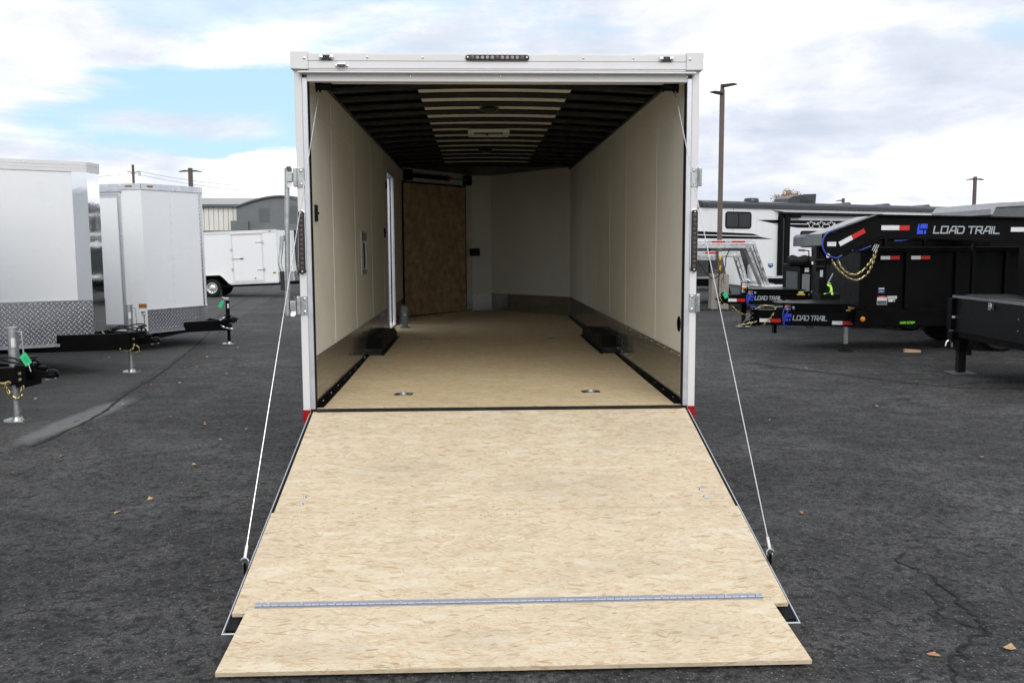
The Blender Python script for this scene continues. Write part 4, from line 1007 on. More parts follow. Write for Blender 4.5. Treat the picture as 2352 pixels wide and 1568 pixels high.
# green paper tags hang from three tongues (things of their own)
def hang_tag(loc, rot, w, h, label, mat='tag_green', lines=4):
    g_ = thing('paper_tag', label, 'tag', loc, rot=rot)
    MB().box(-w / 2, w / 2, -.001, .001, -h, 0).build('card', mat, g_)
    for k in range(lines): MB().box(-w * .34, w * (.34 - .12 * (k % 2)), -.0022, -.0011, -h * (.25 + .15 * k) - .004, -h * (.25 + .15 * k)).build('print_line', 'ink', g_)
    MB().tube([(0, 0, -.005), (.012, -.004, .035), (.022, .0, .07)], .003, 6).build('zip_tie', 'sticker_white', g_)
    return g_
hang_tag((-4.545, 3.1, .60), (R(10), R(145), R(0)), .075, .12, 'green printed paper tag tied to the tongue of the leftmost trailer')
hang_tag((-4.72, 10.66, .80), (0, R(28), 0), .06, .14, 'green paper tag on the black jack of the blunt nosed trailer', lines=0)

# small cargo trailer far back
o3 = dict(hw=.92, tn=.30, xn=2.95, dv=.42, L=4.1, z0=.50, z1=2.43, plate=.30, trim=.09, seam=.5, beam=(.36, .46, 3.9), heavy=False, jack=.95, jr=.035, jmat='black_paint', crank='top', chains=[], loops=[], axles=(), tyre=.34)
t3 = thing('cargo_trailer', 'small white single axle cargo trailer far back in front of the grey warehouse', 'trailer', (-9.78, 27.6, 0), rot=(0, -R(2.1), 0), group='white cargo trailers parked on the left')
def t3build():
    t = t3; z0, z1 = .46, 2.34
    side = [(-2.0, z0), (-.62, z0), (-.50, z0 + .18), (-.42, .80), (.36, .80), (.47, .72), (.70, z0), (2.46, z0), (2.46, z1), (-2.0, z1)]
    MB().prism(side, 'y', 0, .02).build('side_panel', 'white_paint', t)
    MB().prism([(-2.0, .025), (2.44, .025), (2.88, .62), (2.88, 1.18), (2.44, 1.78), (-2.0, 1.78)], 'z', .85, z1 - .02).build('body', 'white_paint', t)
    MB().prism([(.72, .025), (2.44, .025), (2.88, .62), (2.88, 1.18), (2.44, 1.78), (.72, 1.78)], 'z', z0, .85).build('body', 'white_paint', t)
    MB().box(-2, .715, 1.5, 1.78, z0, .85).build('body', 'white_paint', t)
    MB().prism([(2.46, z0 + .02), (2.92, z0 + .02), (2.80, z1 - .06), (2.46, z1)], 'y', .58, 1.22).build('nose_panel', 'white_paint', t)
    MB().seg((2.46, 0), (2.9, .6), .006, z0, .82, .001).build('stone_guard', 'tread_plate', t)
    MB().seg((2.9, .6), (2.9, 1.2), .006, z0, .82, .025).build('stone_guard', 'tread_plate', t)
    MB().box(-2, 2.47, -.012, .02, z1 - .085, z1 + .012).build('roof_trim', 'white_frame', t, .003)
    MB().box(-2, 2.44, .02, 1.78, z1 - .018, z1).build('roof', 'white_paint', t)
    ar = MB(); pts = [(-.62, z0), (-.50, z0 + .18), (-.42, .80), (.36, .80), (.47, .72), (.70, z0)]
    ar.tube([(x, -.02, z) for x, z in pts], .022, 6); ar.build('wheel_arch', 'white_frame', t)
    MB().box(.72, 2.46, -.006, .01, z0 - .04, z0 + .002).build('bottom_trim', 'aluminium', t)
    MB().box(-2, 2.4, .2, 1.6, z0 - .12, z0 - .045).build('chassis_frame', 'black_paint', t)
    MB().box(-.6, .7, .03, 1.45, .44, .84).build('wheel_well', 'black_matte', t)
    wheel(t, (.03, .12, .33), .33, .20, -1, holes=10); wheel(t, (.03, 1.65, .33), .33, .20, 1)
    M = face_frame((0, 0), (3, 0), 0, .002)
    dr = MB().box(.89, 1.92, .56, 2.18, .0, .012, M).build('side_door', 'white_paint', t, .003)
    fr(M, .84, 1.97, .51, 2.235, .035, 'white_frame', dr, 'door_frame', .02)
    MB().box(.82, 2.0, 2.24, 2.265, 0, .04, M).build('drip_rail', 'white_frame', dr)
    for z in (.93, 1.92): MB().box(1.72, 1.96, z - .014, z + .014, .013, .03, M).box(1.94, 2.0, z - .05, z + .05, .02, .035, M).build('hinge', 'zinc', dr)
    MB().box(.83, 1.20, 1.345, 1.372, .014, .035, M).build('latch_bar', 'zinc', dr)
    MB().box(1.14, 1.26, 1.342, 1.376, .036, .05, M).build('latch_grip', 'plastic_grip', dr)
    for z in (.98, 1.70): MB().box(.81, .87, z - .05, z + .05, .02, .04, M).build('bar_keeper', 'zinc', dr)
    MB().box(1.62, 1.66, .60, .65, .013, .035, M).build('door_hook', 'steel_grey', dr)
    for x, z in ((2.33, .80), (-.2, .86)): MB().box(x - .05, x + .05, z - .025, z + .025, 0, .012, M).build('marker_light', 'amber_dark', t)
    MB().box(2.2, 2.3, z1 - .05, z1 - .02, .012, .02, M).build('marker_light', 'amber_dark', t)
    for s in (-1, 1): MB().prism([(2.3, .9 + s * .6), (2.3, .9 + s * .68), (3.9, .9 + s * .09), (3.9, .9 + s * .02)], 'z', .34, .44).build('tongue_beam', 'black_paint', t)
    coupler(t, 3.8, 4.1, .42); 
    bpy.data.objects[t.children[-1].name].location.y = .9
    MB().tube([(3.7, .9, -.13), (3.7, .9, .95)], .035, 10).build('tongue_jack', 'black_paint', t)
t3build()

# ------------------------------------------------------------------ black trailers on the right
def logo(M, h, parent):
    for q in ([(0, .42), (.24, .42), (.24, 1.04), (.14, 1.04)], [(-.02, 0), (.62, 0), (.62, .40), (.06, .40)], [(.32, .56), (1.08, .56), (1.10, 1.04), (.36, 1.04)], [(.72, 0), (.94, 0), (.98, .40), (.76, .40)]):
        MB().prism([(x * h, y * h) for x, y in q], 'z', 0, .002, M).build('emblem', 'blue_logo', parent)
def tape(M, x, y, w, h, parent):
    decal(M, x, x + w / 2 - .001, y, y + h, 'white_tape', parent, 'reflective_tape'); decal(M, x + w / 2 + .001, x + w, y, y + h, 'red_tape', parent, 'reflective_tape')
def text_obj(s, M, size, mat, parent, name='print'):
    cu = bpy.data.curves.new('print', 'FONT'); cu.body = s; cu.size = size; cu.extrude = .0005
    ob = bpy.data.objects.new('print', cu); col.objects.link(ob)
    me = bpy.data.meshes.new_from_object(ob.evaluated_get(bpy.context.evaluated_depsgraph_get()))
    bpy.data.objects.remove(ob); bpy.data.curves.remove(cu)
    o = link(name, me, mat, parent); o.matrix_local = M; return o
def lt_trailer(loc, label, bed0, ztop, beamz, crank_jack, bed_len=4.2, hb=1.0):
    """tongue points to -x; the origin is on the ground below the coupler nose; near side is -y"""
    t = thing('dump_trailer', label, 'trailer', loc, group='black dump trailers with blue emblem and grey lettering')
    z0, z1 = beamz
    xb = 1.90
    for s in (-1, 1):
        MB().prism([(.19, s * .10), (.19, s * .17), (xb, s * .80), (xb + .4, s * .86), (xb + .4, s * .79), (xb, s * .73)], 'z', z0, z1).build('tongue_beam', 'black_paint', t, .006)
    # flanges of the near beam catch the light
    MB().prism([(.19, -.06), (.19, -.185), (xb, -.815), (xb, -.70)], 'z', z1 + .001, z1 + .009).build('beam_flange', 'black_paint', t)
    MB().prism([(.19, -.06), (.19, -.185), (xb, -.815), (xb, -.70)], 'z', z0 - .009, z0 - .001).build('beam_flange', 'black_paint', t)
    MB().box(.15, .20, -.10, .10, z0 + .0, z1 + .05).box(.115, .155, -.045, .045, z0 - .03, z1 + .045).build('hitch_plate', 'black_paint', t, .004)
    hm = MB()
    for k in range(4): hm.lathe([(.013, 0), (.012, .004)], 10, Matrix.Translation((.135, -.0455, z0 + .03 + k * .075)) @ FACE_Y)
    stuff(hm.build('hitch_holes', 'steel_grey', t))
    zc = z0 + .10 if crank_jack else z0 + .03
    c = MB().prism([(-.02, zc - .02), (.03, zc - .055), (.22, zc - .075), (.30, zc - .05), (.30, zc + .045), (.12, zc + .05), (.02, zc + .02)], 'y', -.06, .06).build('coupler', 'black_paint', t, .012)
    for x, z in ((.08, -.005), (.11, -.04), (.21, -.0), (.21, -.06)): MB().lathe([(.016, 0), (.015, .007), (.006, .012)], 8, Matrix.Translation((x, -.06, zc + z)) @ FACE_Y).build('bolt', 'gold_chain', c, smooth=True)
    MB().tube([(.02, -.02, zc + .03), (.05, -.03, zc + .08), (.13, -.03, zc + .13)], .007, 6).build('coupler_latch', 'steel_grey', c)
    Mb = face_frame((.19, -.17), (xb, -.80), z0, .002)
    L = math.hypot(xb - .19, .63)
    tape(Mb, .03, .04, .35, .062, t); logo(Mb @ Matrix.Translation((.42, .065, 0)), .120, t)
    lettering('LOAD TRAIL', Mb @ Matrix.Translation((.575, .085, 0)), .075, 'letter_grey', t, total=.54)
    tape(Mb, 1.20, .02, .33, .062, t)
    # tool tray between the beams with a lid sloped at the nose
    tr0, tr1 = .60, 1.66
    MB().prism([(tr0, -.24), (tr1, -.66), (tr1, .66), (tr0, .24)], 'z', z1 + .010, z1 + .112).build('tool_tray', 'black_paint', t, .004)
    lid = MB().prism([(tr0 - .05, -.20), (tr0 + .06, -.33), (tr1 + .03, -.72), (tr1 + .03, .72), (tr0 + .06, .33), (tr0 - .05, .20)], 'z', z1 + .1125, z1 + .130).build('tray_lid', 'tread_plate_black', t, .004)
    Mt = face_frame((tr0, -.24), (tr1, -.66), z1, .003)
    decal(Mt, .03, .12, .070, .098, 'sticker_orange', t); decal(Mt, .03, .12, .015, .069, 'sticker_white', t)
    MB().box(.15, .19, .02, .07, 0, .02, Mt).build('tray_latch', 'zinc', t, .004)
    sh = MB().prism([(1.04, .040), (1.14, .040), (1.147, .088), (1.09, .104), (1.033, .088)], 'z', 0, .002, Mt).build('sticker', 'sticker_yellow', t)
    decal(Mt, 1.01, 1.17, .011, .032, 'sticker_yellow', t)
    MB().prism([(1.055, .05), (1.125, .05), (1.130, .080), (1.09, .092), (1.05, .080)], 'z', .0022, .003, Mt).build('sticker', 'sticker_white', t)
    # blue hydraulic hose loop
    MB().tube(catmull([(.75, -.30, z1 + .06), (.62, -.33, z1 + .05), (.56, -.36, z1 - .04), (.57, -.38, z0 + .02), (.63, -.40, z0 - .03), (.72, -.42, z0 - .03)], 6), .011, 7).build('hydraulic_hose', 'blue_hose', t, smooth=True)
    MB().tube(catmull([(.72, -.28, z1 + .06), (.66, -.34, z1 + .02), (.60, -.37, z1 - .10), (.57, -.37, z0 + .0)], 6), .011, 7).build('hydraulic_hose', 'blue_hose', t, smooth=True)
    # bed
    x0, x1 = bed0, bed0 + bed_len; b0 = .74
    MB().box(x0, x1, -hb, -hb + .04, b0, ztop).build('bed_wall', 'black_paint', t); MB().box(x0, x1, hb - .04, hb, b0, ztop).build('bed_wall', 'black_paint', t)
    MB().box(x0, x0 + .04, -hb + .04, hb - .04, b0, ztop).build('bed_wall', 'black_paint', t); MB().box(x0 + .04, x1, -hb + .04, hb - .04, b0, b0 + .04).build('bed_floor', 'black_matte', t)
    for y in (-1, 1): MB().box(x0 - .01, x1, y * hb - .045, y * hb + .045, ztop, ztop + .075).build('top_rail', 'black_paint', t, .008)
    MB().box(x0 - .03, x0 + .05, -hb - .045, hb + .045, ztop + .001, ztop + .074).build('top_rail', 'black_paint', t, .008)
    n = 0
    x = x0
    while x < x1 - .1:
        MB().box(x, x + .075, -hb - .055, -hb - .001, b0 - .02, ztop - .001).build('bed_rib', 'black_paint', t, .004); x += .82 if n else .75; n += 1
    for y in (-1, 1):
        MB().box(x0 - .05, x1, y * (hb - .12) - .03, y * (hb - .12) + .03, b0 - .26, b0 - .05).build('chassis_rail', 'black_paint', t)
    return t, Mb
# the nearer dump trailer
tb, MbB = lt_trailer((4.46, 9.6, 0), 'nearer black dump trailer with danger stickers on its bed and an amber marker light', 1.56, 1.63, (.405, .645), False)
xw = 1.46
Ms = face_frame((.10, -1.0), (6, -1.0), 0, .002)
MB().box(1.54, 5.76, -1.01, -.97, .425, .735).build('side_skirt', 'black_paint', tb, .004)
Mk = face_frame((.10, -1.01), (6, -1.01), 0, .002)
am = MB().lathe([(.050, 0), (.050, .012), (.044, .016), (.044, .012), (.036, .020), (.012, .026)], 20, Mk @ Matrix.Translation((1.545, .548, 0))).build('marker_light', 'rubber', tb, smooth=True)
MB().lathe([(.043, .0125), (.036, .0215), (.012, .0275)], 20, Mk @ Matrix.Translation((1.545, .548, 0))).build('amber_lens', 'amber', am, smooth=True)
Mr = face_frame((.10, -1.056), (6, -1.056), 0, .002)
tape(Mr, 1.79, 1.510, .31, .056, tb); tape(Mr, 2.29, 1.510, .31, .056, tb)
decal(Ms, 1.79, 1.90, .965, 1.06, 'sticker_blue', tb); decal(Ms, 1.80, 1.89, 1.03, 1.05, 'sticker_white', tb, t=.0024); decal(Ms, 1.81, 1.88, .99, 1.0, 'sticker_white', tb, t=.0024)
decal(Ms, 1.78, 1.945, .78, .92, 'sticker_white', tb); decal(Ms, 1.78, 1.945, .895, .92, 'red_tape', tb, t=.0024); decal(Ms, 1.785, 1.94, .785, .845, 'grey_cover', tb, t=.0024)
text_obj('DANGER', Ms @ Matrix.Translation((1.805, .899, .0025)), .026, 'sticker_white', tb)
decal(Ms, 1.95, 2.105, .875, .92, 'sticker_white', tb); decal(Ms, 1.965, 2.075, .825, .87, 'sticker_white', tb); decal(Ms, 2.04, 2.07, .83, .85, 'ink', tb, t=.0024)
for k in range(3): decal(Ms, 1.955, 2.09, .882 + k * .012, .886 + k * .012, 'steel_grey', tb, t=.0022, name='print_line')
lettering('MAX STEP', Mk @ Matrix.Translation((2.17, .468, 0)), .032, 'letter_green', tb, total=.235, stroke=.24, slant=.2)
for dx in (0, .86): wheel(tb, (3.96 + dx, -.93, .36), .36, .22, -1, 'black_box')
for dx in (0, .86): wheel(tb, (3.96 + dx, .93, .36), .36, .22, 1)
lg = MB().box(1.435, 1.495, -.83, -.77, .12, .40).build('drop_leg', 'steel_grey', tb, .004)
MB().box(1.425, 1.505, -.84, -.76, .02, .13).box(1.37, 1.56, -.88, -.72, 0, .02).build('leg_foot', 'black_matte', lg, .004)
MB().box(.51, .56, -.06, .06, .24, .40).build('jack_stub', 'black_paint', tb)
MB().tube([(.92, -.45, .402), (.93, -.47, .375), (1.02, -.49, .375), (1.03, -.48, .402)], .008, 6).build('tie_ring', 'black_paint', tb)
chain([(.22, -.10, .71), (.36, -.18, .725), (.48, -.2, .69), (.42, -.27, .59), (.36, -.27, .50), (.28, -.22, .41), (.26, -.2, .35)], tb, 'gold_chain', .058, .0062)
chain([(.20, -.12, .45), (.08, -.10, .42), (-.06, -.08, .39), (-.14, -.06, .37)], tb, 'gold_chain', .05, .0055)
for a in ((.16, -.1, .66, .32, -.12, .735), (.18, -.08, .65, .36, -.12, .72), (.48, -.18, .70, .74, -.28, .72)): MB().tube([a[:3], a[3:]], .009, 6).build('spring_bar', 'steel_grey', tb)
# tarp-less front gear: pump box seen as a dark slab, green ribbon on it is tied to the gooseneck
# the farther dump trailer
ta, MbA = lt_trailer((4.97, 13.4, 0), 'farther black dump trailer with rolled tarp, crank jack and green tag on its tongue', 2.41, 1.86, (.535, .715), True, bed_len=4.6, hb=.98)
ja = MB().box(.29, .40, -.10, -.0, .30, .98).build('tongue_jack', 'black_paint', ta, .006)
MB().box(.315, .385, -.09, -.015, .03, .36).build('inner_tube', 'black_matte', ja, .003)
MB().box(.21, .49, -.14, .06, .02, .032).build('jack_foot', 'steel_grey', ja, .003)
ja.location.x = .24
MB().tube([(.36, -.11, 1.0), (.40, -.13, 1.04), (.44, -.14, 1.0)], .018, 8).build('crank_hub', 'zinc', ja, smooth=True)
MB().tube(catmull([(.40, -.14, 1.0), (.40, -.16, .90), (.37, -.17, .78), (.34, -.17, .62), (.34, -.17, .5)], 5), .012, 8).build('crank_rod', 'black_paint', ja, smooth=True)
Mj = face_frame((.29, -.10), (.40, -.10), 0, .002)
decal(Mj, .0, .10, .87, .96, 'sticker_white', ja); decal(Mj, .0, .10, .83, .87, 'sticker_orange', ja); decal(Mj, .01, .09, .915, .93, 'red_tape', ja, t=.0024); decal(Mj, .0, .11, .76, .83, 'sticker_white', ja)
chain([(.25, -.14, .55), (.32, -.2, .45), (.42, -.22, .36), (.55, -.22, .30), (.66, -.22, .30), (.76, -.2, .38), (.84, -.2, .48), (.90, -.2, .55)], ta, 'gold_chain', .05, .0055)
chain([(.23, -.10, .55), (.29, -.12, .44), (.38, -.13, .34), (.50, -.13, .28)], ta, 'gold_chain', .05, .0055)
hang_tag((5.10, 13.2, .76), (0, R(-25), 0), .09, .12, 'green paper tag at the coupler of the farther dump trailer', lines=0)
_before = set(ta.children)
# pump box, rolled tarp with crank
pb = MB().box(1.36, 1.60, -.55, .55, .75, 1.36).build('pump_box', 'black_paint', ta, .008)
MB().box(1.355, 1.36, -.40, .30, .82, 1.20).build('pump_door', 'grey_cover', pb)
MB().box(1.40, 1.56, -.556, -.551, .80, 1.16).build('pump_door', 'warehouse_grey', pb)
MB().box(1.45, 1.54, -.557, -.551, 1.20, 1.29).build('sticker', 'sticker_white', pb)
tr = MB(); n = 15
ring = []
for i in range(n + 1):
    y = -.75 + 1.5 * i / n
    ring.append((1.36 + .03 * math.sin(i * 1.7), y, 1.47 + .02 * math.sin(i * 2.3)))
tr.tube([(1.08, -.60, 1.42), (1.16, -.60, 1.44), (1.30, -.60, 1.415), (1.42, -.60, 1.44), (1.55, -.60, 1.42), (1.66, -.60, 1.44)], [.10, .125, .105, .12, .11, .115], 10)
tr.build('tarp_roll', 'black_matte', ta, smooth=True)
MB().tube(catmull([(1.46, -.74, 1.40), (1.46, -.74, 1.60), (1.45, -.74, 1.64), (1.36, -.74, 1.65)], 4), .012, 8).build('tarp_crank', 'black_paint', ta, smooth=True)
MB().tube([(1.24, -.74, 1.655), (1.37, -.74, 1.65)], .02, 8).build('crank_grip', 'plastic_grip', ta)
MB().box(1.52, 1.66, -.745, -.742, 1.36, 1.42).build('sticker', 'sticker_white', ta)
for dx in (0, .86): wheel(ta, (3.52 + dx, -.93, .36), .36, .22, -1, 'black_box'); wheel(ta, (3.52 + dx, .93, .36), .36, .22, 1)
for c_ in ta.children:
    if c_ not in _before: c_.location.x += .26
# gooseneck trailer: tall neck with coupler leg
tc = thing('gooseneck_trailer', 'black gooseneck trailer with high lettered neck, blue hoses and hanging gold chains', 'trailer', (0, 7.6, 0))
nk = [(4.985, 1.62), (5.03, 1.885), (5.24, 1.96), (5.82, 2.165), (5.83, 2.172), (9.8, 2.09), (11.2, .98), (11.2, .62), (10.8, .62), (9.45, 1.76), (5.91, 1.868), (5.20, 1.535), (5.10, 1.50)]
def shrink(pts, d):
    c = Vector((sum(p[0] for p in pts) / len(pts), sum(p[1] for p in pts) / len(pts)))
    return pts
MB().prism(nk, 'y', -.012, .012).build('neck_web', 'black_paint', tc)
fl_ = MB()
top = [(5.03, 1.885), (5.24, 1.96), (5.83, 2.172), (9.8, 2.09), (11.2, .98)]; bot = [(5.10, 1.50), (5.20, 1.535), (5.91, 1.868), (9.45, 1.76), (10.8, .62)]
for ln, s in ((top, 1), (bot, -1)):
    for (a, b) in zip(ln, ln[1:]):
        d = Vector((b[0] - a[0], b[1] - a[1])).normalized(); n = Vector((-d.y, d.x)) * s * .022
        fl_.prism([a, b, (b[0] + n.x, b[1] + n.y), (a[0] + n.x, a[1] + n.y)], 'y', -.10, .10)
fl_.build('neck_flange', 'black_paint', tc)
MB().prism([(5.06, 1.905), (5.24, 1.966), (5.80, 2.166), (5.80, 2.176), (5.24, 1.976), (5.06, 1.915)], 'y', .101, .66).build('neck_plate', 'rv_grey', tc)  # black gloss plate painted grey, its sky reflection put into the colour
for y in (.75,): 
    MB().prism(nk[3:11], 'y', y - .012, y + .012).build('neck_web', 'black_paint', tc)
Mn = face_frame((0, -.012), (9, -.012), 0, .002)
decal(Mn, 5.915, 6.19 - .002, 1.962, 2.032, 'white_tape', tc, 'reflective_tape'); decal(Mn, 6.19, 6.345, 1.958, 2.030, 'red_tape', tc, 'reflective_tape')
M_ = Mn @ Matrix.Translation((6.46, 1.902, 0)); logo(M_, .145, tc)
lettering('LOAD TRAIL', Mn @ Matrix.Translation((6.715, 1.916, 0)) @ Matrix.Rotation(R(-.6), 4, 'Z'), .098, 'letter_grey', tc, total=1.0)
tape(Mn, 7.90, 1.93, .50, .068, tc)
Mt_ = Mn @ Matrix.Translation((5.285, 1.755, 0)) @ Matrix.Rotation(R(28), 4, 'Z')
decal(Mt_, 0, .215, -.035, .035, 'white_tape', tc, 'reflective_tape'); decal(Mt_, .217, .43, -.035, .035, 'red_tape', tc, 'reflective_tape')
decal(Mn, 5.10, 5.235, 1.725, 1.79, 'sticker_white', tc)
MB().lathe([(.034, 0), (.033, .002)], 18, Mn @ Matrix.Translation((5.115, 1.585, 0))).build('sticker', 'sticker_white', tc)
lg = MB().box(4.975, 5.075, -.06, .06, 1.02, 1.885).build('coupler_leg', 'black_paint', tc, .006)
MB().box(5.09, 5.15, -.05, .05, 1.05, 1.50).build('coupler_leg', 'black_matte', lg)
MB().box(4.93, 4.972, -.05, .05, 1.35, 1.72).build('jack_housing', 'black_paint', lg, .006)
for z in (1.42, 1.52): MB().tube([(4.90, -.07, z), (5.04, -.07, z)], .022, 8).build('pivot_pin', 'black_matte', lg)
MB().tube([(5.10, -.09, 1.18), (5.14, -.09, 1.26), (5.17, -.09, 1.32)], .013, 8).build('set_screw', 'steel_grey', lg)
MB().box(4.98, 5.28, -.12, .12, .93, 1.02).build('coupler_base', 'black_paint', lg, .006)
MB().box(4.985, 5.03, -.063, -.061, 1.27, 1.37).build('sticker', 'letter_grey', lg)
gc = MB().prism([(4.69, 1.725), (4.69, 1.86), (4.73, 1.90), (4.972, 1.905), (4.972, 1.735)], 'y', -.14, .30).build('front_cover', 'grey_cover', tc, .006)
MB().tube(catmull([(5.22, -.07, 1.945), (5.08, -.09, 1.93), (4.99, -.10, 1.80), (5.02, -.11, 1.65), (5.12, -.11, 1.57), (5.22, -.10, 1.55), (5.30, -.08, 1.59)], 7), .013, 8).build('brake_hose', 'blue_hose', tc, smooth=True)
MB().tube(catmull([(5.20, -.06, 1.94), (5.05, -.08, 1.90), (5.0, -.08, 1.74), (5.06, -.08, 1.60)], 7), .013, 8).build('brake_hose', 'blue_hose', tc, smooth=True)
MB().tube(catmull([(5.46, -.06, 1.66), (5.6, -.06, 1.67), (5.75, -.05, 1.73)], 6), .011, 8).build('brake_hose', 'blue_hose', tc, smooth=True)
MB().tube(catmull([(6.1, -.06, 1.80), (6.25, -.06, 1.81), (6.38, -.05, 1.84)], 6), .011, 8).build('brake_hose', 'blue_hose', tc, smooth=True)
chain([(5.14, -.10, 1.53), (5.20, -.12, 1.42), (5.32, -.13, 1.30), (5.44, -.13, 1.235), (5.55, -.13, 1.225), (5.68, -.13, 1.32), (5.76, -.12, 1.48), (5.82, -.10, 1.69)], tc, 'gold_chain', .058, .0062)
chain([(5.24, -.06, 1.54), (5.29, -.09, 1.42), (5.38, -.10, 1.33), (5.48, -.10, 1.30), (5.58, -.10, 1.33), (5.68, -.09, 1.42), (5.78, -.08, 1.56), (5.82, -.07, 1.68)], tc, 'gold_chain', .058, .0062)
for dx in (0, .03): MB().tube([(5.75 + dx, -.1, 1.66), (5.79 + dx, -.1, 1.75), (5.82 + dx, -.1, 1.74), (5.77 + dx, -.1, 1.64)], .007, 6).build('chain_hook', 'galvanised', tc)
MB().box(11.0, 13.5, -.9, 1.6, .62, .98).build('deck_frame', 'black_paint', tc)
for dx in (12.2, 13.05): wheel(tc, (dx, -.85, .38), .38, .24, -1)
MB().box(7.62, 7.67, .5, .56, .0, 1.76).build('landing_leg', 'black_paint', tc)
rb = thing('ribbon', 'lime green ribbon tied at the foot of the gooseneck coupler leg', 'ribbon', (5.12, 7.48, 1.05))
rbm = MB()
for path in ([(0, 0, .10), (.02, -.01, .04), (.03, 0, -.01), (.05, 0, -.05)], [(.02, -.01, .05), (.0, -.02, .0), (-.06, -.01, -.03), (-.08, 0, -.025)], [(.0, -.01, .12), (-.03, -.02, .13), (-.035, -.02, .10), (0, -.02, .08)]):
    P_ = [Vector(p) for p in catmull(path, 4)]
    for a, b in zip(P_, P_[1:]):
        w_ = Vector((.017, .004, .004)); rbm.add([a - w_, a + w_, b + w_, b - w_, a - w_ + Vector((0, .002, 0)), a + w_ + Vector((0, .002, 0)), b + w_ + Vector((0, .002, 0)), b - w_ + Vector((0, .002, 0))], [(0, 1, 2, 3), (4, 5, 6, 7), (0, 1, 5, 4), (2, 3, 7, 6), (1, 2, 6, 5), (3, 0, 4, 7)])
rbm.build('ribbon_band', 'tag_lime', rb)
# nearest black trailer with its tread plate box
td = thing('equipment_trailer', 'black trailer at the right edge with a wide tread plate toolbox across its front', 'trailer', (6.285, 6.08, 0), rz=R(-3.3))
bx = MB().box(.0, .78, -2.02, .0, .575, 1.035).build('toolbox', 'tread_plate_black', td, .006)
MB().box(-.02, .80, -2.04, .02, 1.0355, 1.058).build('toolbox_lid', 'tread_plate_black', bx, .006)
MB().box(-.027, -.0205, -2.04, .02, 1.028, 1.062).build('lid_edge', 'steel_grey', bx, .002)
MB().prism([(.10, 1.0585), (.16, 1.075), (.66, 1.075), (.72, 1.0585)], 'y', -1.98, -.04).build('lid_rise', 'tread_plate_black', bx, .004)
FX = face_frame((0, 0), (0, -2.02), 0, .001)
lt = MB().prism([(.97, .925), (1.03, .925), (1.06, .955), (1.06, .985), (1.03, 1.015), (.97, 1.015)], 'z', 0.028, .04, FX).build('lid_latch', 'zinc', bx, .004)
MB().box(.98, 1.04, .93, 1.01, 0, .028, FX).build('latch_body', 'steel_grey', lt)
MB().lathe([(.016, 0), (.013, .010), (.004, .012)], 12, FX @ Matrix.Translation((1.015, .97, .0405))).build('latch_button', 'steel_grey', lt)
for z in (.72, .86): MB().lathe([(.010, 0), (.008, .006), (.003, .008)], 10, FX @ Matrix.Translation((1.62, z, .0))).build('bolt', 'steel_grey', bx)
MB().box(.02, 1.2, -1.95, .10, .50, .572).build('front_bolster', 'black_paint', td, .006)
MB().box(-.03, .10, -.02, .13, .46, .565).build('hitch_plate', 'black_paint', td, .006)
MB().box(-.02, .04, .03, .11, .575, .585).build('plate_edge', 'steel_grey', td)
jd = MB().box(.08, .20, .0, .12, .30, .50).build('drop_leg', 'black_paint', td, .006)
MB().box(.09, .19, .012, .108, .02, .36).build('inner_tube', 'black_matte', jd, .003)
MB().box(-.02, .30, -.08, .20, .0, .012).build('leg_foot', 'steel_grey', jd, .003)
MB().tube(catmull([(-.09, .02, .375), (-.075, .02, .43), (-.04, .02, .45), (-.012, .02, .42), (-.005, .02, .36)], 5), .0125, 8).build('tow_hook', 'zinc', jd, smooth=True)
MB().tube([(-.01, .03, .395), (.08, .05, .395)], .016, 8).build('pull_pin', 'zinc', jd)
MB().box(-.04, .03, -.0235, -.0205, .755, .785).build('sticker', 'sticker_white', MB().box(-.05, -.002, -.02, .10, .60, 1.02).build('side_plate', 'black_paint', td, .004))
MB().box(.80, 5.0, -1.95, .0, .60, .86).build('deck_frame', 'black_paint', td)
MB().box(.82, .88, -1.95, .0, .862, 1.75).build('front_wall', 'black_paint', td)
for x in (2.6, 3.5): wheel(td, (x, -.1, .38), .38, .24, -1, 'lamp_dark'); wheel(td, (x, -1.9, .38), .38, .24, -1, 'lamp_dark')
gt = thing('grey_trailer', 'grey steel topped trailer far right above the gooseneck beam', 'trailer', (9.55, 11.0, 0))
MB().prism([(0, 2.28), (.05, 2.50), (1.2, 2.56), (4, 2.62), (4, 2.2), (0, 2.2)], 'y', 0, 2.2).build('body', 'grey_cover', gt, .01); MB().box(0, 4, .01, 2.19, .8, 2.198).build('body', 'black_paint', gt, .01)
MB().prism([(-.04, 2.30), (-.04, 2.41), (.05, 2.53), (1.2, 2.58), (4, 2.64), (4, 2.56), (1.2, 2.5), (.06, 2.44), (0, 2.30)], 'y', -.03, 2.23).build('roof_rail', 'rv_grey', gt, .01)
for x in (1.2, 2.1): wheel(gt, (x, .1, .38), .38, .24, -1)
MB().box(.1, 4, .1, 2.1, .5, .8).build('chassis_frame', 'black_paint', gt)
tag(MB().prism([(0, 0), (.25, 0), (.26, .035), (.01, .05)], 'y', 0, .09).build('wood_chock', 'wood_block'), 'small raw wood block lying by the dump trailer wheel', 'wood block').location = (6.80, 8.55, .004)
bpy.data.objects['wood_chock'].rotation_euler = (0, 0, R(-12))

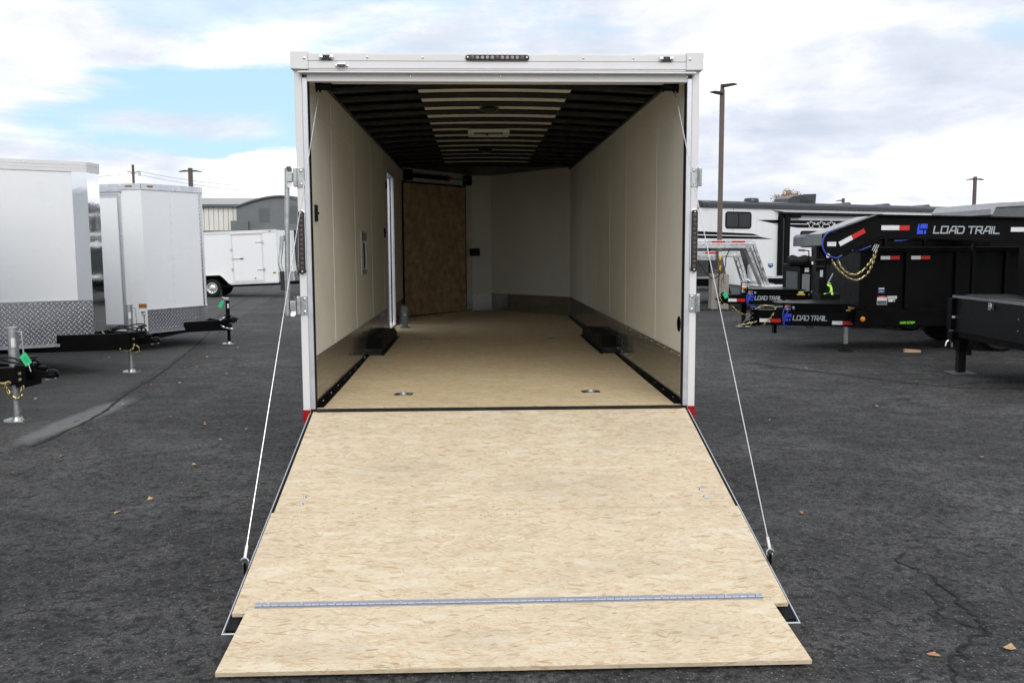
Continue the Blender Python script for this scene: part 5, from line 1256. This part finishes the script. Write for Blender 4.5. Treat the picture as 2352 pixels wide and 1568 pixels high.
# ------------------------------------------------------------------ lamp post on its concrete base
lp = thing('lamp_post', 'tall brown lamp post on a square stained concrete base, two flat heads', 'lamp post', (6.63, 19.4, 0), rz=R(-4))
MB().prism([(-.245, 0), (.245, 0), (.235, .96), (.215, .985), (-.215, .985), (-.235, .96)], 'y', -.24, .24).build('base', 'concrete', lp, .02)
ppole = MB().box(-.06, .06, -.06, .06, 1.10, 6.02).build('pole', 'pole_brown', lp, .012)
MB().box(-.15, .15, -.14, .14, .985, 1.10).build('pole_cover', 'pole_brown', lp, .01)
MB().box(-.03, .05, -.075, -.06, 1.42, 1.60).build('outlet_box', 'grey_panel', ppole, .004)
for z in (1.36, 1.10): MB().tube([(.02, -.085, z + .11), (-.0, -.10, z)], [.035, .02], 8).build('yellow_plug', 'yellow_plug', ppole, smooth=True)
MB().tube(catmull([(-.01, -.10, 1.10), (-.05, -.28, .95), (-.06, -.28, .3), (-.03, -.32, .03), (.1, -.45, .012), (-.6, -.5, .012), (-1.6, -.6, .012)], 6), .012, 6).build('power_cord', 'rubber', ppole, smooth=True)
def head(M, parent):
    h = MB().prism([(.05, -.05), (.12, -.045), (.62, .0), (.66, .03), (.60, .05), (.15, .055), (.05, .05)], 'y', -.16, .16, M).build('lamp_head', 'lamp_dark', parent, .006)
    MB().box(.25, .55, -.12, .12, -.036, -.020, M @ Matrix.Rotation(R(-4.5), 4, 'Y') @ Matrix.Translation((0, 0, .0))).build('lamp_lens', 'lamp_lens', h)
    return h
head(Matrix.Translation((0, 0, 6.12)) @ Matrix.Rotation(R(-35), 4, 'Z') @ Matrix.Scale(.62, 4), lp)
head(Matrix.Translation((0, 0, 5.92)) @ Matrix.Rotation(R(-145), 4, 'Z') @ Matrix.Scale(.62, 4), lp)
MB().box(-.05, .05, -.05, .05, 6.02, 6.17).build('head_mount', 'pole_brown', lp, .01)
def small_pole(x, y, h, label, r, heads, w):
    t = thing('lamp_post', label, 'lamp post', (x, y, 0))
    MB().box(-r, r, -r, r, 0, h).build('pole', 'pole_brown', t, .01)
    for s in heads:
        MB().prism([(s * r, h - .08), (s * w * .5, h - .07), (s * w, h - .15), (s * w * .97, h - .19), (s * w * .4, h - .16), (s * r, h - .17)], 'y', -.16, .16).build('lamp_head', 'lamp_dark', t, .02)
    MB().box(-r, r, -r, r, h, h + .06).build('pole_cap', 'lamp_dark', t)
small_pole(-18.70, 55, 6.95, 'distant twin headed lamp post rising behind the blunt nosed white trailer', .12, (-1, 1), .72)
small_pole(36.2, 60, 6.72, 'distant slim twin headed lamp post at the far right', .10, (-1, 1), .62)
small_pole(30.54, 70, 5.72, 'short distant lamp post with one arm above the long coach roof', .10, (-1,), .62)
up = thing('utility_pole', 'distant wooden utility pole with crossarm behind the white trailers', 'utility pole', (-33.3, 85, 0))
MB().cyl((0, 0, 0), (0, 0, 9.95), .13, 8).build('pole', 'pole_brown', up)
MB().tube([(-.55, 0, 9.35), (-.1, 0, 9.18), (.1, 0, 9.18), (.62, 0, 9.35)], .04, 6).build('crossarm', 'pole_brown', up)
MB().cyl((.62, -.05, 8.9), (.62, -.05, 9.3), .13, 8).build('transformer', 'grey_panel', up)
for a, b in (((.62, 0, 9.3), (28, -4, 8.0)), ((-.1, 0, 9.1), (-45, 5, 9.6)), ((.1, 0, 9.1), (27, -4, 7.4))):
    A, B = Vector(a), Vector(b); pts = [A.lerp(B, k / 10) - Vector((0, 0, 1.1 * (1 - (2 * k / 10 - 1) ** 2))) for k in range(11)]
    MB().tube(pts, .018, 4).build('overhead_wire', 'steel_grey', up)

# ------------------------------------------------------------------ warehouse
wh = thing('warehouse', 'pale metal sided warehouse with arched dark grey entrance front, far left', 'building', (0, 60, 0))
n = 0
x = -34.0
while x < -16.9:
    MB().box(x, x + .31, 0, .12, 0, 4.72).build('siding_panel', 'warehouse_siding', wh, .02); x += .34; n += 1
MB().box(-34.2, -10.5, .125, 14, 0, 4.75).build('wall', 'warehouse_siding', wh)
MB().box(-34.2, -16.8, -.25, .12, 4.72, 4.90).build('eave_gutter', 'warehouse_grey_dark', wh, .02)
MB().prism([(-.20, 4.90), (-.25, 4.91), (7, 5.75), (14, 4.9)], 'x', -34.2, -10.4).build('roof', 'roof_grey', wh)
MB().box(-34, -17.2, -.9, -.05, 2.95, 3.06).build('awning', 'warehouse_grey_dark', wh)
arc = [(-16.8, 3.05), (-10.6, 3.05), (-10.6, 4.60)] + [(-10.6 - 6.2 * k / 16, 4.60 + .72 * math.sin(math.pi * k / 16)) for k in range(1, 16)] + [(-16.8, 4.60)]
MB().prism(arc, 'y', -1.2, -.3).build('arched_front', 'warehouse_grey', wh)
cop = MB()
P_ = [(-10.55 - 6.3 * k / 16, 4.62 + .74 * math.sin(math.pi * k / 16)) for k in range(17)]
for a, b in zip(P_, P_[1:]): cop.prism([a, b, (b[0], b[1] + .12), (a[0], a[1] + .12)], 'y', -1.35, -.25)
cop.build('coping', 'warehouse_grey_dark', wh)
for x0, x1, z0, z1 in ((-15.25, -14.5, 3.6, 4.6), (-13.3, -12.1, 3.5, 4.75)): MB().box(x0, x1, -1.212, -1.199, z0, z1).build('sign_ghost', 'warehouse_grey_dark', wh)
for z in (.0, .55, 1.10, 1.65, 2.20, 2.65, 3.16):
    MB().box(-17.15, -15.95, -1.5, -.3, z + .01, z + (.53 if z < 3.1 else .56)).build('pier_block', 'warehouse_grey', wh, .02)
    MB().box(-11.4, -10.2, -1.5, -.3, z + .01, z + (.53 if z < 2.6 else .42 if z < 3.1 else .30)).build('pier_block', 'warehouse_grey', wh, .02)
MB().box(-16.0, -11.3, -.25, -.05, 0, 3.04).build('window', 'dark_glass', wh)
for k in range(5): MB().box(-15.6 + k * .9, -15.52 + k * .9, -.30, -.2, 0, 3.03).build('mullion', 'warehouse_grey_dark', wh)
MB().cyl((-15.3, -.8, 0), (-15.3, -.8, 3.04), .14, 12).build('column', 'rv_grey', wh)
yl = thing('loader', 'yellow and black machine part seen past the left post of the open trailer', 'machine', (-6.15, 31.5, 0))
MB().box(-.2, .8, 0, .6, 1.02, 1.28).build('counterweight', 'sticker_yellow', yl, .03)
MB().box(-.2, .8, .05, .8, .35, 1.0).build('body', 'black_paint', yl, .03); MB().box(-.1, .7, .1, .8, 1.30, 1.75).build('hood', 'black_matte', yl, .05)
wheel(yl, (.05, .1, .3), .3, .2, -1); wheel(yl, (.6, .1, .3), .3, .2, -1)

# ------------------------------------------------------------------ long coach (fifth wheel) behind the black trailers
rv = thing('camper_coach', 'long white camper coach with black stripes and three stars behind the black trailers', 'camper', (10.0, 30.0, 0), rz=R(26))
MB().prism([(-2.1, .95), (-2.1, 2.6), (-1.75, 3.27), (17.5, 3.27), (17.5, .35), (.0, .35), (-.1, .95)], 'y', .03, 2.5).build('body', 'rv_white', rv)
for a, b in ((-2.09, -.02), (0.0, 1.20), (1.205, 2.42)):
    if a < -1: MB().prism([(a, .96), (a, 2.6), (-1.74, 3.26), (b, 3.26), (b, .96)], 'y', .0, .028).build('side_panel', 'rv_white', rv)
    else: MB().box(a, b, 0, .028, .36, 3.26).build('side_panel', 'rv_white', rv)
for k in range(12): MB().box(2.43 + k * 1.22, min(2.43 + (k + 1) * 1.22 - .004, 17.5), 0, .028, .36, 3.26).build('side_panel', 'rv_white', rv)
MB().prism([(-.07, 3.27), (-.07, 3.42), (.02, 3.52), (.3, 3.56), (2.3, 3.56), (2.57, 3.42), (2.57, 3.27)], 'x', -1.62, 17.6).build('roof_edge', 'rv_dark', rv)
MB().lathe([(.26, 3.30), (.26, 3.44), (.18, 3.50), (.02, 3.52)], 14, Matrix.Translation((-1.4, .12, 0))).build('roof_corner', 'rv_dark', rv, smooth=True)
MB().prism([(-2.16, 2.62), (-1.80, 3.30), (-1.60, 3.42), (-1.60, 3.27), (-1.76, 3.24), (-2.10, 2.6)], 'y', -.02, 2.5).build('front_cap', 'rv_dark', rv)
def rr_rect(x0, x1, z0, z1, r):
    pts = []
    for cx, cz, a0 in ((x1 - r, z1 - r, 0), (x0 + r, z1 - r, 90), (x0 + r, z0 + r, 180), (x1 - r, z0 + r, 270)):
        for k in range(5): a = R(a0 + k * 22.5); pts.append((cx + r * math.cos(a), cz + r * math.sin(a)))
    return pts
for x0, x1, z0, z1, y in ((-.42, .93, 2.46, 3.13, 0), (3.62, 6.2, 1.72, 2.40, 0)):
    wf = MB().prism(rr_rect(x0, x1, z0, z1, .13), 'y', y - .02, y + .03).build('window', 'black_matte', rv)
    MB().prism(rr_rect(x0 + .07, x1 - .07, z0 + .07, z1 - .07, .08), 'y', y - .024, y - .021).build('pane', 'dark_glass', wf)
    xm_ = (x0 + x1) / 2; MB().box(xm_ - .02, xm_ + .02, y - .03, y - .0245, z0 + .07, z1 - .07).build('mullion', 'black_matte', wf)
def stripe(pts, off=.002): return MB().prism(pts, 'y', -off - .002, -off).build('stripe', 'black_paint', rv)
stripe([(1.22, 2.82), (2.35, 2.83), (17.4, 2.82), (17.4, 2.68), (2.1, 2.69)])
stripe([(2.10, 2.66), (2.95, 2.66), (9.0, 2.64), (9.0, 2.50), (3.45, 2.52)], .003)
stripe([(-2.0, 2.36), (1.02, 2.27), (1.40, 2.18), (-2.0, 2.24)]); stripe([(-2.0, 2.20), (1.35, 2.15), (2.12, 2.05), (-2.0, 2.08)])
def star(cx, cz, r, y0, mat, name):
    pts = [(cx + (r if k % 2 == 0 else r * .40) * math.sin(math.pi * k / 5), cz + (r if k % 2 == 0 else r * .40) * math.cos(math.pi * k / 5)) for k in range(10)]
    return MB().prism(pts, 'y', -y0 - .002, -y0).build(name, mat, rv)
for x in (4.22, 4.80, 5.39): star(x, 2.655, .27, .0055, 'rv_white', 'star_outline'); star(x, 2.65, .19, .008, 'black_paint', 'star')
# awning and its legs
MB().box(2.35, 8.3, -.22, -.05, 3.02, 3.13).build('awning', 'black_paint', rv, .02)
MB().add([(2.0, -.01, 3.24), (8.6, -.01, 3.24), (8.3, -.22, 3.14), (2.5, -.22, 3.14), (2.0, -.005, 3.26), (8.6, -.005, 3.26), (8.3, -.2, 3.16), (2.5, -.2, 3.16)], [(0, 1, 2, 3), (4, 5, 6, 7), (0, 1, 5, 4), (1, 2, 6, 5), (2, 3, 7, 6), (3, 0, 4, 7)]).build('awning_fabric', 'rv_grey', rv)
for x0, x1, z1_ in ((2.34, 2.52, 3.0), (2.62, 2.90, 3.02)): MB().box(x0, x1, -.16, -.035, .42, z1_).build('awning_leg', 'black_paint', rv, .01)
MB().box(2.52, 2.62, -.12, -.04, .5, 2.9).build('awning_arm', 'rv_dark', rv)
MB().box(2.95, 3.5, -.15, -.05, 2.92, 3.01).build('awning_bracket', 'black_paint', rv)
MB().prism([(3.30, 3.55), (3.42, 3.74), (3.75, 3.86), (4.4, 3.94), (5.02, 3.97), (4.98, 3.55)], 'y', .5, 1.3).build('air_conditioner', 'rv_dark', rv, .02)
for k in range(6): MB().box(4.1 + k * .12, 4.14 + k * .12, .495, .502, 3.58, 3.70).build('louvre', 'black_matte', rv)
MB().lathe([(.30, 3.56), (.30, 3.64), (.26, 3.70), (.05, 3.72)], 16, Matrix.Translation((1.38, .5, 0))).build('roof_vent', 'rv_dark', rv, smooth=True)
for x in (6.9, 9.4, 12.1, 15.3): MB().prism([(x - .35, 3.55), (x - .2, 3.62), (x + .2, 3.66), (x + .3, 3.62), (x + .36, 3.55)], 'y', .6, 1.2).build('roof_vent', 'rv_dark', rv)
bd = MB().prism([(1.88, .95), (2.02, .88), (2.16, .95), (2.16, 1.07), (1.88, 1.07)], 'y', -.004, -.0005).build('sticker', 'sticker_blue', rv); MB().box(1.92, 2.12, -.006, -.0045, 1.01, 1.04).build('sticker', 'sticker_white', bd)
MB().box(0, 17.5, .05, 2.45, .25, .35).build('chassis_frame', 'black_matte', rv)
for x in (10.2, 11.2): wheel(rv, (x, .18, .40), .40, .25, -1)
for y in (.7, 1.9): MB().box(.3, .42, y - .06, y + .06, 0, .4).build('landing_leg', 'steel_grey', rv)

# ------------------------------------------------------------------ aluminium gooseneck trailers between post and coach
def alu_neck(loc, x_left, x_knee, x_foot, zt, zfoot, th, label, sag=0):
    t = thing('gooseneck_trailer', label, 'trailer', loc, group='aluminium gooseneck trailers behind the lamp post')
    for y in (0,):
        n = MB()
        n.box(x_left, x_knee - .03, y - .15, y + .15, zt - th, zt - th * .62).box(x_left, x_knee - .01, y - .16, y + .15, zt - th * .60, zt - th * .34).box(x_left, x_knee + .01, y - .15, y + .15, zt - th * .32, zt)
        n.build('neck_beam', 'aluminium', t, .004)
        r = MB(); wd = th * 1.05
        for a, b in ((0, .36), (.38, .64), (.66, 1)):
            r.prism([(x_knee - wd + wd * a - .0, zt - th if a == 0 else zt - .0 if a > .5 else zt - th * .3), (x_knee - wd + wd * b, zt - th if b < .4 else zt - .0 if b > .9 else zt - th * .3), (x_foot - wd + wd * b, zfoot), (x_foot - wd + wd * a, zfoot)], 'y', y - .145 - .01 * (a > .3), y + .145)
        r.build('neck_riser', 'aluminium', t, .003)
    for k in range(4): MB().box(x_left + .2 + k * .35, x_left + .28 + k * .35, .151, .60, zt - th * .8, zt - th * .3).build('cross_member', 'aluminium', t)
    MB().box(x_foot - th * 1.2, x_foot + 4, -.9, .9, zfoot - .22, zfoot).build('deck_frame', 'aluminium', t, .006)
    for dx in (2.2, 3.1): wheel(t, (x_foot + dx, -.85, .36), .36, .22, -1); wheel(t, (x_foot + dx, .85, .36), .36, .22, 1)
    MB().box(x_left - .1, x_left + .1, -.1, .1, zt - .95, zt - th).build('coupler_leg', 'black_paint', t)
    return t
ag = alu_neck((0, 17.5, 0), 4.6, 6.98, 7.42, 1.90, .72, .20, 'nearer bright aluminium gooseneck trailer neck with two red tapes')
for x in (6.05, 6.57): 
    MB().box(x - .17, x + .17, -.166, -.1615, 1.84, 1.885).build('reflective_tape', 'red_tape', ag); MB().box(x - .34, x - .18, -.166, -.1615, 1.84, 1.885).build('reflective_tape', 'steel_chain', ag)
MB().tube(catmull([(6.35, -.18, 1.70), (6.25, -.18, 1.45), (6.22, -.18, 1.2), (6.0, -.18, .95), (5.8, -.18, 1.0), (5.4, -.18, 1.55)], 6), .012, 6).build('wiring_cable', 'rubber', ag, smooth=True)
ag2 = alu_neck((0, 19.6, 0), 4.9, 7.22, 7.52, 1.61, .62, .24, 'farther aluminium gooseneck trailer neck with pale panel leaning inside it')
for x in (5.75, 6.45): MB().box(x - .2, x + .2, -.166, -.1615, 1.55, 1.60).build('reflective_tape', 'red_tape', ag2)
pn = MB().prism([(6.72, 1.45), (7.02, 1.45), (7.28, .66), (6.90, .70)], 'y', -.2, -.16).build('front_panel', 'grey_panel', ag2); MB().prism([(6.66, 1.50), (7.06, 1.50), (7.33, .60), (6.85, .64)], 'y', -.155, -.1).build('front_panel_frame', 'warehouse_grey_dark', ag2)
MB().prism([(6.88, .62), (7.45, .55), (7.50, .30), (6.95, .40)], 'y', -.4, .5).build('front_box', 'warehouse_grey_dark', ag2)
dk = thing('enclosed_trailer', 'black enclosed trailer in shade behind the aluminium necks, spare wheel on its nose', 'trailer', (0, 21.6, 0))
MB().box(3.6, 7.0, .4, 2.4, .95, 1.82).build('body', 'rv_dark', dk, .02)
MB().box(7.05, 8.40, .45, 2.4, .78, 1.95).build('body', 'rv_dark', dk, .03)
MB().box(3.6, 9.3, -.02, .38, .78, .84).build('deck_edge', 'aluminium', dk)
MB().box(3.6, 9.3, .0, 2.4, .55, .775).build('chassis_frame', 'black_paint', dk)
MB().box(5.75, 5.9, -.03, -.021, .62, .68).build('reflective_tape', 'white_tape', dk); MB().box(5.9, 6.06, -.03, -.021, .62, .68).build('reflective_tape', 'red_tape', dk)
wheel(dk, (6.02, .12, .34), .34, .22, -1, holes=10)
sw_ = MB().lathe([(.2, -.1), (.33, -.1), (.37, -.04), (.37, .04), (.33, .1), (.2, .1)], 24, Matrix.Translation((7.72, -.7, 1.05)) @ Matrix.Rotation(R(62), 4, 'Z') @ Matrix.Rotation(R(90), 4, 'X')).build('spare_wheel', 'rubber', dk, smooth=True)
MB().box(7.72, 8.6, -1.0, .2, .60, .66).build('rack', 'steel_grey', dk); MB().box(7.9, 8.0, -.9, .1, .05, .60).build('rack_leg', 'black_paint', dk)
pt = thing('propane_tank', 'dull white propane tank on the rack beside the spare wheel', 'gas tank', (8.12, 21.1, .665))
MB().lathe([(.16, 0), (.16, .03), (.20, .05), (.21, .12), (.21, .42), (.19, .50), (.10, .56), (.05, .57)], 20).build('body', 'tank_white', pt, smooth=True)
MB().lathe([(.11, .56), (.12, .70), (.115, .70), (.105, .56)], 16).build('collar', 'tank_white', pt, smooth=True)
MB().cyl((0, 0, .57), (0, 0, .68), .03, 8).build('valve', 'gold_chain', pt)
# black lamp-side bollard block beside the base
# ------------------------------------------------------------------ autumn tree behind the coach
tr_ = thing('bare_tree', 'thin autumn tree with sparse brown leaves above the coach roof', 'tree', (22.0, 60, 0))
rnd = random.Random(5)
tk = MB(); tips = []
def limb(p, d, L, r, lvl):
    q = p + d * L
    tk.tube([p, (p + q) / 2 + Vector((rnd.uniform(-.05, .05) * L, rnd.uniform(-.05, .05) * L, 0)), q], [r, r * .8, r * .6], 6)
    if lvl == 0: tips.append(q); return
    for k in range(3 if lvl > 1 else 4):
        a = rnd.uniform(0, 2 * math.pi); sp = rnd.uniform(.35, .75)
        nd = (d + Vector((math.cos(a) * sp, math.sin(a) * sp, rnd.uniform(.0, .3)))).normalized()
        limb(q, nd, L * rnd.uniform(.55, .75), r * .58, lvl - 1); tips.append(q)
limb(Vector((0, 0, 0)), Vector((0, 0, 1)), 2.9, .13, 4)
tz = max(t.z for t in tips); k_ = 5.75 / tz
tk.v = [(v[0] * .62, v[1] * .62, v[2] * k_) for v in tk.v]
tk.build('trunk', 'bark', tr_)
lf = MB()
for t_ in tips:
    for j in range(11):
        c = Vector((t_.x * .62, t_.y * .62, t_.z * k_)) + Vector((rnd.gauss(0, .13), rnd.gauss(0, .13), rnd.gauss(0, .11)))
        a = Vector((rnd.uniform(-1, 1), rnd.uniform(-1, 1), rnd.uniform(-1, 1))).normalized() * .06; b_ = a.cross(Vector((rnd.uniform(-1, 1), rnd.uniform(-1, 1), rnd.uniform(-1, 1)))).normalized() * .042
        lf.add([c - a, c + b_, c + a, c - b_], [(0, 1, 2, 3)])
stuff(lf.build('foliage', 'autumn_leaf', tr_))

# ------------------------------------------------------------------ fallen leaves
leaf_pts = [(-3.52, 8.6), (-2.96, 7.37), (-2.70, 7.40), (-2.96, 8.72)]
def gp(px, py):
    """ground point below a picture position of the 2352 px wide photograph"""
    d = _f + _r * ((px - 1176) / 2096.23) - _up * ((py - 784) / 2096.23)
    t = -1.7077 / d.z; return (-.1515 + d.x * t, -5.9627 + d.y * t)
lm = []
for k in range(3):
    mb = MB(); w_ = (.030, .024, .036)[k]; L_ = (.050, .058, .042)[k]
    pts = [(-L_, 0, .004), (-L_ * .4, w_ * .7, .012), (L_ * .2, w_, .016 + .006 * k), (L_, .0, .006), (L_ * .25, -w_, .013), (-L_ * .45, -w_ * .65, .006), (0, 0, .003)]
    mb.add(pts, [(0, 1, 6), (1, 2, 6), (2, 3, 6), (3, 4, 6), (4, 5, 6), (5, 0, 6)]); lm.append(mb.mesh('fallen_leaf'))
for k, (mt_) in enumerate(('leaf_yellow', 'leaf_orange', 'leaf_yellow')): lm[k].materials.append(MATS[mt_])
def z_(X, Y, ox, oy, sc): return ((ox + X * sc) * .57422, (oy + Y * sc) * .57422)
LP = [z_(*p, 0, 1100, .42517) for p in ((1025, 777), (1740, 868), (1850, 865), (1950, 772), (2130, 930), (1415, 1035), (1690, 1020), (1160, 1217), (335, 1168), (1930, 1388), (1925, 1408), (2235, 685), (1440, 860), (2320, 1450), (1600, 1340), (2170, 800))]
LP += [z_(*p, 2700, 1300, .9124) for p in ((886, 357), (575, 190), (238, 157), (555, 825), (415, 417), (1132, 1450), (1467, 1420), (1060, 250), (330, 1003), (1345, 580))]
LP += [(345, 1147), (270, 1178), (445, 1068), (143, 1048), (28, 1088), (505, 1010), (445, 1128), (2015, 933)]
for i, p in enumerate(LP):
    x, y = gp(*p); k = 1 if i in (1, 12, 19, 21) else (0 if i % 2 else 2)
    o = link('fallen_leaf', lm[k], None)
    o.location = (x, y, .004); o.rotation_euler = (random.uniform(-.15, .15), random.uniform(-.15, .15), random.uniform(0, 6.28))
    s_ = random.uniform(.42, .62); o.scale = (s_, s_, s_)
    tag(o, 'small dry orange leaf lying on the dark asphalt' if k == 1 else 'small dry yellow leaf lying on the dark asphalt', 'leaf', 'dry leaves on the asphalt')
